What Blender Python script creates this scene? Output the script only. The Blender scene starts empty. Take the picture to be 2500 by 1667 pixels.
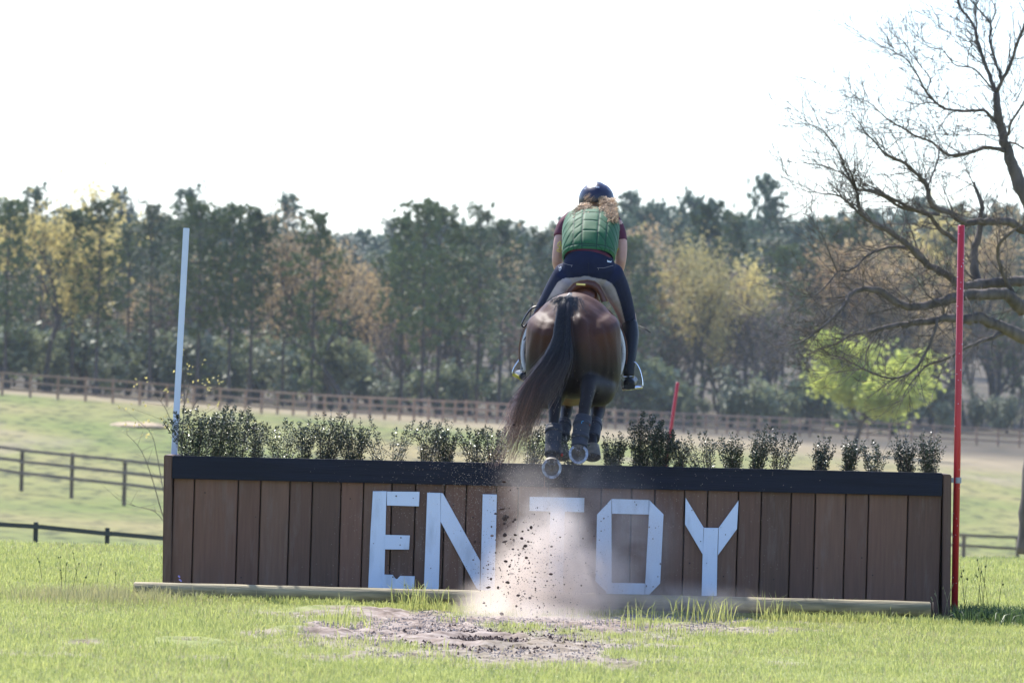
import bpy, bmesh, math, random
import numpy as np
from mathutils import Vector, Matrix
R = math.radians
S = bpy.context.scene
COL = S.collection
rnd = random.Random(7)
nrng = np.random.RandomState(11)

# ------------------------------------------------------------------ camera
FPX = 2500 * 200 / 36.0            # focal length in photograph pixels
CAM = Vector((0, -37.5, 1.35)); PITCH = math.atan(136.5 / FPX); ROLL = R(1.5)
F_ = Vector((0, math.cos(PITCH), math.sin(PITCH)))
R0 = Vector((1, 0, 0)); U0 = R0.cross(F_)
R_ = R0 * math.cos(ROLL) + U0 * math.sin(ROLL)
U_ = -R0 * math.sin(ROLL) + U0 * math.cos(ROLL)
cd = bpy.data.cameras.new('camera'); cam = bpy.data.objects.new('camera', cd); COL.objects.link(cam)
m = Matrix((R_, U_, -F_)).transposed().to_4x4(); m.translation = CAM
cam.matrix_world = m
cd.lens = 200; cd.sensor_width = 36; cd.clip_end = 6000; cd.clip_start = 0.5
cd.dof.use_dof = True; cd.dof.focus_distance = 37.5; cd.dof.aperture_fstop = 200 / 27.0
S.camera = cam
# ------------------------------------------------------------------ light
SUN_EL, SUN_AZ = R(51), R(25)       # azimuth: left of the view direction
sund = Vector((-math.sin(SUN_AZ) * math.cos(SUN_EL), math.cos(SUN_AZ) * math.cos(SUN_EL), math.sin(SUN_EL)))
w = bpy.data.worlds.new('World'); S.world = w; w.use_nodes = True
nt = w.node_tree; bg = nt.nodes['Background']; sk = nt.nodes.new('ShaderNodeTexSky')
sk.sky_type = 'NISHITA'; sk.sun_disc = False; sk.sun_elevation = SUN_EL; sk.sun_rotation = -SUN_AZ
sk.air_density = 1.0; sk.dust_density = 1.0; sk.ozone_density = 2.0
tn = nt.nodes.new('ShaderNodeVectorMath'); tn.operation = 'MULTIPLY'; tn.inputs[1].default_value = (.88, .97, 1.16)   # cooler daylight
nt.links.new(sk.outputs[0], tn.inputs[0]); nt.links.new(tn.outputs[0], bg.inputs[0]); bg.inputs[1].default_value = 0.15
sl = bpy.data.lights.new('sun', 'SUN'); sl.energy = 4.2; sl.angle = R(0.55); sl.color = (1, 0.95, 0.86)
so = bpy.data.objects.new('sun', sl); COL.objects.link(so)
so.rotation_euler = sund.to_track_quat('Z', 'Y').to_euler()
S.view_settings.view_transform = 'Standard'; S.view_settings.look = 'None'
S.view_settings.gamma = 1; S.view_settings.exposure = 1.0
S.cycles.volume_bounces = 4; S.cycles.max_bounces = 12; S.render.resolution_x = 1024; S.render.resolution_y = 682

# ------------------------------------------------------------------ helpers
def W(px, py, Y):
    """world point on the plane y = Y seen at photograph pixel px, py"""
    d = F_ * FPX + R_ * (px - 1250) - U_ * (py - 833.5)
    t = (Y - CAM.y) / d.y
    return CAM + d * t
def tag(o, label=None, cat=None, group=None, kind=None):
    if label: o['label'] = label
    if cat: o['category'] = cat
    if group: o['group'] = group
    if kind: o['kind'] = kind
    return o
def empty(name, loc, label, cat, group=None, rz=0):
    o = bpy.data.objects.new(name, None); COL.objects.link(o); o.location = loc; o.rotation_euler = (0, 0, rz)
    o.empty_display_size = 0.1
    return tag(o, label, cat, group)
def put(name, me, mat, parent=None, smooth=True):
    """link a mesh given in world coordinates, keeping it in place under its parent's empty"""
    me.name = name
    if mat is not None and len(me.materials) == 0:
        for mm in (mat if isinstance(mat, (list, tuple)) else [mat]): me.materials.append(mm)
    if smooth and len(me.polygons): me.polygons.foreach_set('use_smooth', [True] * len(me.polygons))
    o = bpy.data.objects.new(name, me); COL.objects.link(o)
    if parent is not None:
        o.parent = parent
        off = Vector(parent.location)
        pp = parent.parent
        while pp is not None: off += Vector(pp.location); pp = pp.parent
        me.transform(Matrix.Translation(-off))
    return o
def child(name, me, mat, parent, smooth=True):
    """mesh already in the parent's own coordinates"""
    me.name = name
    if len(me.materials) == 0: me.materials.append(mat)
    if smooth and len(me.polygons): me.polygons.foreach_set('use_smooth', [True] * len(me.polygons))
    o = bpy.data.objects.new(name, me); COL.objects.link(o); o.parent = parent
    return o
class MB:
    def __init__(s): s.v = []; s.f = []; s.mi = []; s.c = None
    def add(s, vs, fs, mi=0):
        b = len(s.v); s.v += [tuple(x) for x in vs]; s.f += [tuple(i + b for i in f) for f in fs]; s.mi += [mi] * len(fs)
    def box(s, c, half, rot=None, mi=0, bev=0):
        vs = []
        M = rot or Matrix.Identity(3)
        for x in (-1, 1):
            for y in (-1, 1):
                for z in (-1, 1): vs.append(Vector(c) + M @ Vector((x * half[0], y * half[1], z * half[2])))
        s.add(vs, [(0, 1, 3, 2), (4, 6, 7, 5), (0, 4, 5, 1), (2, 3, 7, 6), (0, 2, 6, 4), (1, 5, 7, 3)], mi)
    def prism(s, pts, y0, y1, mi=0):
        """pts: list of (x,z); extruded from y0 to y1"""
        n = len(pts)
        vs = [(p[0], y0, p[1]) for p in pts] + [(p[0], y1, p[1]) for p in pts]
        fs = [tuple(range(n)), tuple(range(2 * n - 1, n - 1, -1))] + [(i, i + n, (i + 1) % n + n, (i + 1) % n) for i in range(n)]
        s.add(vs, fs, mi)
    def hull8(s, a, b, mi=0):
        """a,b: 4 points each, front and back quads"""
        s.add(list(a) + list(b), [(0, 1, 2, 3), (7, 6, 5, 4), (0, 4, 5, 1), (1, 5, 6, 2), (2, 6, 7, 3), (3, 7, 4, 0)], mi)
    def tube(s, pts, rad, n=6, cap=True, mi=0):
        pts = [Vector(p) for p in pts]
        if not hasattr(rad, '__len__'): rad = [rad] * len(pts)
        vs = []; prev = None
        for i, p in enumerate(pts):
            t = (pts[min(i + 1, len(pts) - 1)] - pts[max(i - 1, 0)])
            if t.length < 1e-9: t = Vector((0, 0, 1))
            t.normalize()
            if prev is None:
                a = t.cross(Vector((0, 0, 1)) if abs(t.z) < 0.9 else Vector((1, 0, 0))).normalized()
            else:
                a = prev - t * prev.dot(t)
                a = a.normalized() if a.length > 1e-6 else t.orthogonal().normalized()
            prev = a; b = t.cross(a)
            for k in range(n):
                th = 2 * math.pi * k / n
                vs.append(p + (a * math.cos(th) + b * math.sin(th)) * rad[i])
        fs = []
        for i in range(len(pts) - 1):
            for k in range(n):
                fs.append((i * n + k, i * n + (k + 1) % n, (i + 1) * n + (k + 1) % n, (i + 1) * n + k))
        if cap:
            fs.append(tuple(range(n - 1, -1, -1))); fs.append(tuple((len(pts) - 1) * n + k for k in range(n)))
        s.add(vs, fs, mi)
    def mesh(s, name='m'):
        me = bpy.data.meshes.new(name); me.from_pydata(s.v, [], s.f)
        if any(s.mi): me.polygons.foreach_set('material_index', s.mi)
        me.update(); return me
def catmull(P, k):
    """P: list of tuples of floats; k subdivisions per span"""
    P = [np.array(p, float) for p in P]; out = []
    for i in range(len(P) - 1):
        p0 = P[max(i - 1, 0)]; p1 = P[i]; p2 = P[i + 1]; p3 = P[min(i + 2, len(P) - 1)]
        for j in range(k):
            t = j / k
            out.append(0.5 * ((2 * p1) + (-p0 + p2) * t + (2 * p0 - 5 * p1 + 4 * p2 - p3) * t * t + (-p0 + 3 * p1 - 3 * p2 + p3) * t ** 3))
    out.append(P[-1]); return out
def loft(mb, keys, n=20, k=4, side=(1, 0, 0), capk=0.6):
    """keys: (x,y,z, r_side, r_other). closed tube with rounded ends"""
    K = catmull(keys, k)
    first, last = K[0], K[-1]
    C = [Vector(q[:3]) for q in K]
    def tan(i): return (C[min(i + 1, len(C) - 1)] - C[max(i - 1, 0)]).normalized()
    rings = []
    t0 = tan(0); t1 = tan(len(C) - 1)
    for f, s_ in ((1, .25), (.75, .7), (.35, .93)): rings.append((C[0] - t0 * max(first[4], first[3]) * capk * f, first[3] * s_, first[4] * s_, t0))
    for i, q in enumerate(K): rings.append((C[i], max(q[3], .002), max(q[4], .002), tan(i)))
    for f, s_ in ((.35, .93), (.75, .7), (1, .25)): rings.append((C[-1] + t1 * max(last[4], last[3]) * capk * f, last[3] * s_, last[4] * s_, t1))
    vs = []
    sd = Vector(side)
    for c, rs, ro, t in rings:
        a = (sd - t * sd.dot(t)).normalized(); b = t.cross(a)
        for j in range(n):
            th = 2 * math.pi * j / n
            vs.append(c + a * rs * math.cos(th) + b * ro * math.sin(th))
    fs = []
    for i in range(len(rings) - 1):
        for j in range(n): fs.append((i * n + j, i * n + (j + 1) % n, (i + 1) * n + (j + 1) % n, (i + 1) * n + j))
    fs.append(tuple(range(n - 1, -1, -1))); fs.append(tuple((len(rings) - 1) * n + j for j in range(n)))
    mb.add(vs, fs)
def ellipsoid(mb, c, r, n=16, rot=None, mi=0):
    vs = []; fs = []; m_ = n // 2
    M = rot or Matrix.Identity(3)
    for i in range(1, m_):
        ph = math.pi * i / m_
        for j in range(n):
            th = 2 * math.pi * j / n
            vs.append(Vector(c) + M @ Vector((r[0] * math.sin(ph) * math.cos(th), r[1] * math.sin(ph) * math.sin(th), r[2] * math.cos(ph))))
    for i in range(m_ - 2):
        for j in range(n): fs.append((i * n + j, (i + 1) * n + j, (i + 1) * n + (j + 1) % n, i * n + (j + 1) % n))
    a = len(vs); vs.append(Vector(c) + M @ Vector((0, 0, r[2]))); vs.append(Vector(c) - M @ Vector((0, 0, r[2])))
    for j in range(n):
        fs.append((a, j, (j + 1) % n)); fs.append((a + 1, (m_ - 2) * n + (j + 1) % n, (m_ - 2) * n + j))
    mb.add(vs, fs, mi)
def fuse(mb, voxel, smooth=6, fac=0.5):
    """voxel-fuse overlapping volumes into one continuous surface"""
    me = mb.mesh('tmp'); o = bpy.data.objects.new('tmp', me); COL.objects.link(o)
    r = o.modifiers.new('r', 'REMESH'); r.mode = 'VOXEL'; r.voxel_size = voxel
    s_ = o.modifiers.new('s', 'SMOOTH'); s_.iterations = smooth; s_.factor = fac
    dg = bpy.context.evaluated_depsgraph_get(); dg.update()
    out = bpy.data.meshes.new_from_object(o.evaluated_get(dg))
    bpy.data.objects.remove(o); return out
def setcol(me, fn, name='Col'):
    """per-vertex colour of the coat or cloth, including any shade painted in"""
    n = len(me.vertices); co = np.empty(n * 3); me.vertices.foreach_get('co', co); co = co.reshape(-1, 3)
    c = np.ones((n, 4)); c[:, :3] = fn(co)
    a = me.color_attributes.new(name, 'FLOAT_COLOR', 'POINT'); a.data.foreach_set('color', c.ravel())
# value noise
def _h(ix, iy, s):
    n = (ix * 374761393 + iy * 668265263 + s * 1442695041) & 0xffffffff
    n = ((n ^ (n >> 13)) * 1274126177) & 0xffffffff
    return ((n ^ (n >> 16)) & 0xffff) / 65535.0
def vnoise(x, y, s=0):
    x = np.asarray(x, float); y = np.asarray(y, float)
    ix = np.floor(x).astype(np.int64); iy = np.floor(y).astype(np.int64); fx = x - ix; fy = y - iy
    fx = fx * fx * (3 - 2 * fx); fy = fy * fy * (3 - 2 * fy)
    a = _h(ix, iy, s); b = _h(ix + 1, iy, s); c = _h(ix, iy + 1, s); d = _h(ix + 1, iy + 1, s)
    return (a * (1 - fx) + b * fx) * (1 - fy) + (c * (1 - fx) + d * fx) * fy
def fbm(x, y, o=4, s=0):
    t = 0; a = .5
    for i in range(o): t = t + a * vnoise(x * 2 ** i, y * 2 ** i, s + i * 17); a *= .5
    return t

# ------------------------------------------------------------------ materials
def nodes_of(name):
    m_ = bpy.data.materials.new(name); m_.use_nodes = True
    return m_, m_.node_tree, m_.node_tree.nodes['Principled BSDF']
def mat(name, col, rough=0.6, col2=None, scale=8, stretch=(1, 1, 1), metal=0, bump=0, bscale=None, spec=0.5, sheen=0, detail=5, coords='Object', coat=0, contrast=(0.35, 0.65)):
    m_, t, b = nodes_of(name); N = t.nodes.new; L = t.links.new
    b.inputs['Roughness'].default_value = rough; b.inputs['Metallic'].default_value = metal
    b.inputs['Specular IOR Level'].default_value = spec; b.inputs['Coat Weight'].default_value = coat
    if sheen: b.inputs['Sheen Weight'].default_value = sheen
    tc = N('ShaderNodeTexCoord'); mp = N('ShaderNodeMapping'); mp.inputs['Scale'].default_value = stretch
    L(tc.outputs[coords], mp.inputs[0])
    col2 = col2 or tuple(c * 0.75 for c in col)
    nz = N('ShaderNodeTexNoise'); nz.inputs['Scale'].default_value = scale; nz.inputs['Detail'].default_value = detail
    L(mp.outputs[0], nz.inputs['Vector'])
    cr = N('ShaderNodeValToRGB'); cr.color_ramp.elements[0].position = contrast[0]; cr.color_ramp.elements[1].position = contrast[1]
    cr.color_ramp.elements[0].color = (*col2, 1); cr.color_ramp.elements[1].color = (*col, 1)
    L(nz.outputs[0], cr.inputs[0]); L(cr.outputs[0], b.inputs['Base Color'])
    if bump:
        nb = N('ShaderNodeTexNoise'); nb.inputs['Scale'].default_value = bscale or scale * 4; nb.inputs['Detail'].default_value = 6
        L(mp.outputs[0], nb.inputs['Vector'])
        bp = N('ShaderNodeBump'); bp.inputs['Strength'].default_value = bump; bp.inputs['Distance'].default_value = 0.01
        L(nb.outputs[0], bp.inputs['Height']); L(bp.outputs[0], b.inputs['Normal'])
    return m_
def mat_attr(name, rough=0.5, spec=0.5, bump=0, bscale=60, sheen=0, mult=None, aniso=0, coat=0, stretch=(1, 1, 1)):
    m_, t, b = nodes_of(name); N = t.nodes.new; L = t.links.new
    a = N('ShaderNodeAttribute'); a.attribute_name = 'Col'
    tc = N('ShaderNodeTexCoord'); mp = N('ShaderNodeMapping'); mp.inputs['Scale'].default_value = stretch
    L(tc.outputs['Object'], mp.inputs[0])
    nz = N('ShaderNodeTexNoise'); nz.inputs['Scale'].default_value = bscale; nz.inputs['Detail'].default_value = 4
    L(mp.outputs[0], nz.inputs['Vector'])
    mr = N('ShaderNodeMapRange'); mr.inputs[3].default_value = 0.75; mr.inputs[4].default_value = 1.25; L(nz.outputs[0], mr.inputs[0])
    mx = N('ShaderNodeVectorMath'); mx.operation = 'SCALE'; L(a.outputs['Color'], mx.inputs[0]); L(mr.outputs[0], mx.inputs['Scale'])
    L(mx.outputs[0], b.inputs['Base Color'])
    b.inputs['Roughness'].default_value = rough; b.inputs['Specular IOR Level'].default_value = spec
    b.inputs['Sheen Weight'].default_value = sheen; b.inputs['Coat Weight'].default_value = coat; b.inputs['Coat Roughness'].default_value = .3
    if bump:
        bp = N('ShaderNodeBump'); bp.inputs['Strength'].default_value = bump; bp.inputs['Distance'].default_value = 0.005
        L(nz.outputs[0], bp.inputs['Height']); L(bp.outputs[0], b.inputs['Normal'])
    return m_
def leafmat(name, c1, c2, trans=0.4, rough=0.5, scale=3, spec=0.3, attr=False, tcol=None):
    """leaf: diffuse/gloss front plus light coming through"""
    m_, t, b = nodes_of(name); N = t.nodes.new; L = t.links.new
    ge = N('ShaderNodeNewGeometry')
    oi = N('ShaderNodeObjectInfo')
    nz = N('ShaderNodeTexNoise'); nz.inputs['Scale'].default_value = scale; nz.inputs['Detail'].default_value = 3
    L(ge.outputs['Position'], nz.inputs['Vector'])
    ad = N('ShaderNodeMath'); ad.operation = 'ADD'; L(ge.outputs['Random Per Island'], ad.inputs[0]); L(nz.outputs[0], ad.inputs[1])
    ad2 = N('ShaderNodeMath'); ad2.operation = 'ADD'; L(ad.outputs[0], ad2.inputs[0]); L(oi.outputs['Random'], ad2.inputs[1])
    mr = N('ShaderNodeMapRange'); mr.inputs[1].default_value = 0.5; mr.inputs[2].default_value = 2.1; L(ad2.outputs[0], mr.inputs[0])
    mx = N('ShaderNodeMix'); mx.data_type = 'RGBA'; mx.inputs[6].default_value = (*c1, 1); mx.inputs[7].default_value = (*c2, 1)
    L(mr.outputs[0], mx.inputs[0]); L(mx.outputs[2], b.inputs['Base Color'])
    b.inputs['Roughness'].default_value = rough; b.inputs['Specular IOR Level'].default_value = spec
    tr = N('ShaderNodeBsdfTranslucent')
    if tcol:
        mt = N('ShaderNodeMix'); mt.data_type = 'RGBA'; mt.blend_type = 'MULTIPLY'; mt.inputs[0].default_value = 1
        L(mx.outputs[2], mt.inputs[6]); mt.inputs[7].default_value = (*tcol, 1); L(mt.outputs[2], tr.inputs[0])
    else: L(mx.outputs[2], tr.inputs[0])
    ms = N('ShaderNodeMixShader'); ms.inputs[0].default_value = trans
    L(b.outputs[0], ms.inputs[1]); L(tr.outputs[0], ms.inputs[2])
    L(ms.outputs[0], t.nodes['Material Output'].inputs[0])
    return m_
M = {}
M['bark'] = mat('grey_bark', (.15, .12, .105), .9, (.07, .055, .045), 12, (1, 1, .25), bump=.6, bscale=30)
M['bark_bg'] = mat('pine_bark', (.10, .075, .062), .9, (.045, .034, .03), 2)
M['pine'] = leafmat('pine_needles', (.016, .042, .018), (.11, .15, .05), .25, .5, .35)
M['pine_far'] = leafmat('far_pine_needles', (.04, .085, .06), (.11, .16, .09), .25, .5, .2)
M['orange'] = leafmat('russet_spring_leaves', (.27, .17, .09), (.46, .35, .18), .45, .6, .3)
M['yellow'] = leafmat('yellow_spring_leaves', (.42, .34, .12), (.62, .52, .20), .5, .6, .3)
M['twiggy'] = leafmat('grey_twigs_and_buds', (.12, .09, .08), (.27, .20, .15), .2, .8, .3)
M['bush'] = leafmat('understory_leaves', (.07, .10, .05), (.24, .26, .15), .35, .5, .3)
M['lime'] = leafmat('lime_leaves', (.26, .32, .06), (.52, .56, .15), .65, .5, .3)
M['grass'] = leafmat('grass_blades', (.13, .19, .035), (.48, .49, .17), .55, .4, .8, .5)
M['drygrass'] = leafmat('dry_grass', (.30, .27, .12), (.46, .42, .22), .4, .6, 2)
M['darkweed'] = leafmat('dark_weed', (.03, .06, .02), (.10, .15, .05), .4, .5, 2)
M['shrub'] = leafmat('glossy_small_leaves', (.008, .018, .009), (.04, .065, .028), .08, .3, 6, .7)
M['shrubstem'] = mat('shrub_stem', (.09, .06, .045), .8)
M['navy'] = mat('navy_painted_wood', (.009, .011, .024), .65, (.006, .007, .016), 6, (.3, 1, 6), bump=.3, bscale=25, spec=.22)
M['white'] = mat('white_painted_wood', (.62, .69, .82), .5, (.42, .47, .56), 7, (1, 1, .3), bump=.3, bscale=40, contrast=(.28, .46))
M['whitepole'] = mat('white_plastic', (.60, .65, .78), .4, (.55, .6, .72), 3)
M['red'] = mat('red_painted_wood', (.50, .012, .025), .35, (.40, .010, .02), 6, (1, 1, .3))
M['fence'] = mat('stained_fence_wood', (.44, .27, .17), .8, (.28, .17, .11), .6)
M['fence2'] = mat('weathered_fence_wood', (.17, .12, .085), .8, (.10, .07, .05), .8)
M['blackfence'] = mat('black_painted_rail', (.012, .02, .02), .5, (.008, .014, .014), 2)
M['log'] = mat('pale_peeled_log', (.34, .27, .15), .75, (.15, .125, .065), 5, (.6, 5, 5), bump=.5, bscale=14)
M['steel'] = mat('polished_steel', (.72, .74, .8), .22, metal=1)
M['shoe'] = mat('worn_horseshoe_steel', (.42, .46, .56), .42, (.16, .16, .19), 38, metal=.6)
M['blackleather'] = mat('black_leather', (.008, .008, .012), .45, bump=.2, bscale=80, spec=.3)
M['brownleather'] = mat('brown_leather', (.12, .035, .015), .35, (.07, .02, .012), 10, bump=.15, bscale=60)
M['boot_neoprene'] = mat('grey_neoprene', (.030, .031, .042), .7, (.02, .02, .03), 20, bump=.3, bscale=90)
M['fleece'] = mat('white_fleece', (.75, .75, .78), .9, bump=.8, bscale=90)
M['brass'] = mat('brass', (.65, .50, .18), .3, metal=.9)
M['skin'] = mat('skin', (.50, .28, .23), .5, (.44, .23, .19), 20)
M['shirt'] = mat('maroon_shirt', (.10, .012, .035), .8, (.075, .01, .03), 20, bump=.3, bscale=40)
M['helmet'] = mat('navy_helmet_shell', (.010, .008, .036), .4, coat=.1)
M['softmark'] = mat('pale_lettering', (.7, .75, .85), .5)
M['lace'] = mat('yellow_lace', (.55, .45, .05), .7)
M['bracket'] = mat('grey_bracket', (.35, .36, .4), .5, metal=.4)
M['clod'] = mat('damp_soil', (.065, .030, .022), .95, (.03, .015, .012), 30, bump=.8, bscale=60)
M['grain'] = mat('dry_sand_grain', (.62, .52, .42), .8)
M['hoof'] = mat('hoof_horn', (.24, .19, .14), .6, (.11, .09, .07), 20)
M['sole'] = mat('dirty_sole', (.15, .125, .11), .9, (.07, .055, .05), 25, bump=.8, bscale=50)
M['bluemark'] = mat('blue_mark', (.02, .25, .55), .5); M['redmark'] = mat('red_mark', (.6, .05, .03), .5)
M['flower'] = mat('lilac_petals', (.45, .35, .75), .6)
M['hay'] = mat('dry_hay', (.50, .38, .24), .9, (.3, .22, .13), 2, bump=.5)

# ------------------------------------------------------------------ terrain
TD = [-80, 20, 37, 48, 56, 75, 100, 150, 220, 240, 341, 400, 474, 600, 900, 1500, 3500]
TL = [0, 0, 0, 0.0, -.32, -1.95, -2.4, -2.85, -3.1, -2.9, .47, 1.0, 1.3, 4, 14, 20, 20]
TR = [0, -.02, -.04, 0.03, -.1, -2.0, -3.4, -4.4, -4.8, -4.6, -3.2, -2.4, -1.6, 2, 14, 22, 22]
def terr(X, Y):
    X = np.asarray(X, float); Y = np.asarray(Y, float); d = Y + 37.5
    t = np.clip((X / np.maximum(d, 20) * FPX + 1250) / 2500, -.7, 1.7)
    z = np.interp(d, TD, TL) * (1 - t) + np.interp(d, TD, TR) * t
    z = z + (fbm(X * .35, Y * .35, 3, 5) - .44) * .05 * np.clip((d - 42) / 10, 0, 1) + (fbm(X * .02, Y * .02, 2, 9) - .37) * .5 * np.clip((d - 120) / 100, 0, 1)
    return z
def tz(x, y): return float(terr(x, y))
def proj(X, Y, Z):
    dx = X - CAM.x; dy = Y - CAM.y; dz = Z - CAM.z
    f = dx * F_.x + dy * F_.y + dz * F_.z; f = np.where(np.abs(f) < 1, 1, f)
    return 1250 + FPX * (dx * R_.x + dy * R_.y + dz * R_.z) / f, 833.5 - FPX * (dx * U_.x + dy * U_.y + dz * U_.z) / f
# worn, bare ground in front of the jump: centre x,y and half sizes on the ground (metres), strength
DIRT = [(-.45, -4.3, .95, 3.2, 1.0), (.1, -5.8, 1.0, 2.2, .9), (.0, -7.4, .95, 1.3, .85), (-1.0, -2.6, .5, .8, .85), (1.1, -2.6, .9, .9, .8), (.9, -3.6, .5, 1.1, .6), (-.85, -6.5, .4, 1.2, .7), (.35, -2.6, .85, 1.3, 1.0), (-.9, -1.75, .30, .45, .95), (.45, -5.0, .65, 1.2, .65), (-.1, -6.6, .45, 1.2, .8),
        (-1.35, -5.6, .16, .6, .8), (-1.12, -5.1, .10, .35, .8), (-1.7, -6.9, .09, .3, .7), (-1.22, -7.2, .07, .25, .6), (-2.25, -7.4, .12, .35, .8), (-1.9, -7.6, .06, .3, .7),
        (-.75, -6.9, .22, .6, .75), (-.9, -8.2, .3, .5, .7), (1.25, -1.3, .95, .55, 1.0), (.95, -3.2, .3, .5, .55), (-2.4, -8.9, .4, .35, .7), (-1.4, -8.7, .25, .3, .7),
        (2.1, -1.9, .14, .25, .6), (1.5, -7.3, .14, .4, .5), (3.0, -4.5, .3, .5, .4), (-.3, -1.3, .4, .35, .7), (0.4, -1.0, .8, .6, .8)]
def dirt(X, Y):
    X = np.asarray(X, float); Y = np.asarray(Y, float); m_ = np.zeros_like(X)
    n1 = (fbm(X * 3.2, Y * 1.6, 4, 21) - .47) * 1.5; n2 = (vnoise(X * 14, Y * 9, 33) - .5) * .35
    for cx, cy, rx, ry, s_ in DIRT:
        q = np.sqrt(((X - cx) / rx) ** 2 + ((Y - cy) / ry) ** 2)
        m_ = np.maximum(m_, s_ * np.clip((1.12 - q + n1 + n2) * 2.2, 0, 1))
    return m_
def make_ground():
    dv = np.concatenate([np.linspace(-80, 20, 12), np.linspace(21, 27, 20), np.arange(27.1, 44, .045), np.arange(44.1, 60, .12), np.linspace(60.5, 120, 80), np.linspace(121, 500, 260), np.linspace(505, 1500, 120), np.geomspace(1550, 3500, 12)])
    ui = np.arange(-.108, .108, .00115); uo = np.geomspace(.11, 5, 30)
    u = np.concatenate([-uo[::-1], ui, uo])
    D, UU = np.meshgrid(dv, u, indexing='ij')
    X = UU * np.maximum(D, 20); Y = D - 37.5; Z = terr(X, Y)
    dm = dirt(X, Y) * (D < 48)
    fine = (fbm(X * 9, Y * 7, 4, 3) - .47) * .06 + (fbm(X * 22, Y * 20, 3, 8) - .45) * .04
    Z = Z + fine * dm - .012 * dm
    for hx, hy, r_, dep in ((-.12, -5.55, .22, .06), (-1.12, -5.1, .12, .05), (-.95, -1.9, .2, -.04), (-1.7, -6.9, .1, .04)):
        q = ((X - hx) / r_) ** 2 + ((Y - hy) / (r_ * 1.8)) ** 2
        Z = Z - dep * np.exp(-q * 1.5) + .5 * abs(dep) * np.exp(-(np.sqrt(q) - 1.5) ** 2 * 5)
    nr, nc = X.shape
    co = np.stack([X, Y, Z], -1).reshape(-1, 3)
    i = np.arange(nr * nc).reshape(nr, nc)
    q = np.stack([i[:-1, :-1], i[:-1, 1:], i[1:, 1:], i[1:, :-1]], -1).reshape(-1, 4)
    me = bpy.data.meshes.new('ground'); me.vertices.add(len(co)); me.vertices.foreach_set('co', co.ravel())
    me.loops.add(q.size); me.loops.foreach_set('vertex_index', q.ravel())
    me.polygons.add(len(q)); me.polygons.foreach_set('loop_start', np.arange(0, q.size, 4)); me.polygons.foreach_set('loop_total', np.full(len(q), 4))
    me.update(calc_edges=True)
    a = me.attributes.new('dirt', 'FLOAT', 'POINT'); a.data.foreach_set('value', dm.ravel())
    m_, t, b = nodes_of('field_ground'); N = t.nodes.new; L = t.links.new
    ge = N('ShaderNodeNewGeometry'); sx = N('ShaderNodeSeparateXYZ'); L(ge.outputs['Position'], sx.inputs[0])
    def noise(sc, st, det=5):
        mp = N('ShaderNodeMapping'); mp.inputs['Scale'].default_value = st; L(ge.outputs['Position'], mp.inputs[0])
        z = N('ShaderNodeTexNoise'); z.inputs['Scale'].default_value = sc; z.inputs['Detail'].default_value = det; L(mp.outputs[0], z.inputs['Vector']); return z
    def ramp(src, els):
        c = N('ShaderNodeValToRGB'); e = c.color_ramp.elements
        while len(e) < len(els): e.new(.5)
        for k, (p, cc) in enumerate(els): e[k].position = p; e[k].color = (*cc, 1)
        L(src, c.inputs[0]); return c
    def mix(f, a_, b_, fv=None):
        x = N('ShaderNodeMix'); x.data_type = 'RGBA'
        if fv is not None: x.inputs[0].default_value = fv
        else: L(f, x.inputs[0])
        L(a_, x.inputs[6]); L(b_, x.inputs[7]); return x
    near = ramp(noise(6, (1, .5, 1)).outputs[0], [(.3, (.16, .19, .05)), (.7, (.30, .31, .12))])
    far = ramp(noise(.06, (1, .35, 1), 6).outputs[0], [(.32, (.26, .21, .095)), (.46, (.20, .195, .065)), (.60, (.14, .17, .042)), (.72, (.235, .205, .085))])
    tuft = ramp(noise(1.3, (1, .35, 1), 9).outputs[0], [(.36, (.30, .32, .34)), (.48, (.92, .92, .92)), (.7, (1.1, 1.1, 1.05))])
    fm = N('ShaderNodeMix'); fm.data_type = 'RGBA'; fm.blend_type = 'MULTIPLY'; fm.inputs[0].default_value = 1; L(far.outputs[0], fm.inputs[6]); L(tuft.outputs[0], fm.inputs[7])
    mr = N('ShaderNodeMapRange'); mr.inputs[1].default_value = 14; mr.inputs[2].default_value = 30; L(sx.outputs[1], mr.inputs[0])
    c1 = mix(mr.outputs[0], near.outputs[0], fm.outputs[2])
    # bare pinkish soil: scattered patches in the far field, and the tracks beyond the rails
    bare = ramp(noise(.045, (1, .22, 1), 7).outputs[0], [(.60, (0, 0, 0)), (.68, (1, 1, 1))])
    bm = N('ShaderNodeMath'); bm.operation = 'MULTIPLY'; L(bare.outputs[0], bm.inputs[0]); L(mr.outputs[0], bm.inputs[1])
    soilc = ramp(noise(.8, (1, .3, 1)).outputs[0], [(.3, (.22, .17, .115)), (.7, (.33, .26, .19))])
    c2 = mix(bm.outputs[0], c1.outputs[2], soilc.outputs[0])
    mf = N('ShaderNodeMapRange'); mf.inputs[1].default_value = 316; mf.inputs[2].default_value = 350; L(sx.outputs[1], mf.inputs[0])
    mw = N('ShaderNodeMapRange'); mw.inputs[1].default_value = 362; mw.inputs[2].default_value = 400; L(sx.outputs[1], mw.inputs[0])
    leaf0 = ramp(noise(.5, (1, .5, 1)).outputs[0], [(.3, (.19, .15, .09)), (.7, (.29, .235, .145))]); litter = ramp(noise(.3, (1, .5, 1)).outputs[0], [(.3, (.05, .045, .03)), (.7, (.11, .085, .06))]); leaf = mix(mw.outputs[0], leaf0.outputs[0], litter.outputs[0])
    c3 = mix(mf.outputs[0], c2.outputs[2], leaf.outputs[2])
    at_ = N('ShaderNodeAttribute'); at_.attribute_name = 'dirt'
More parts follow.
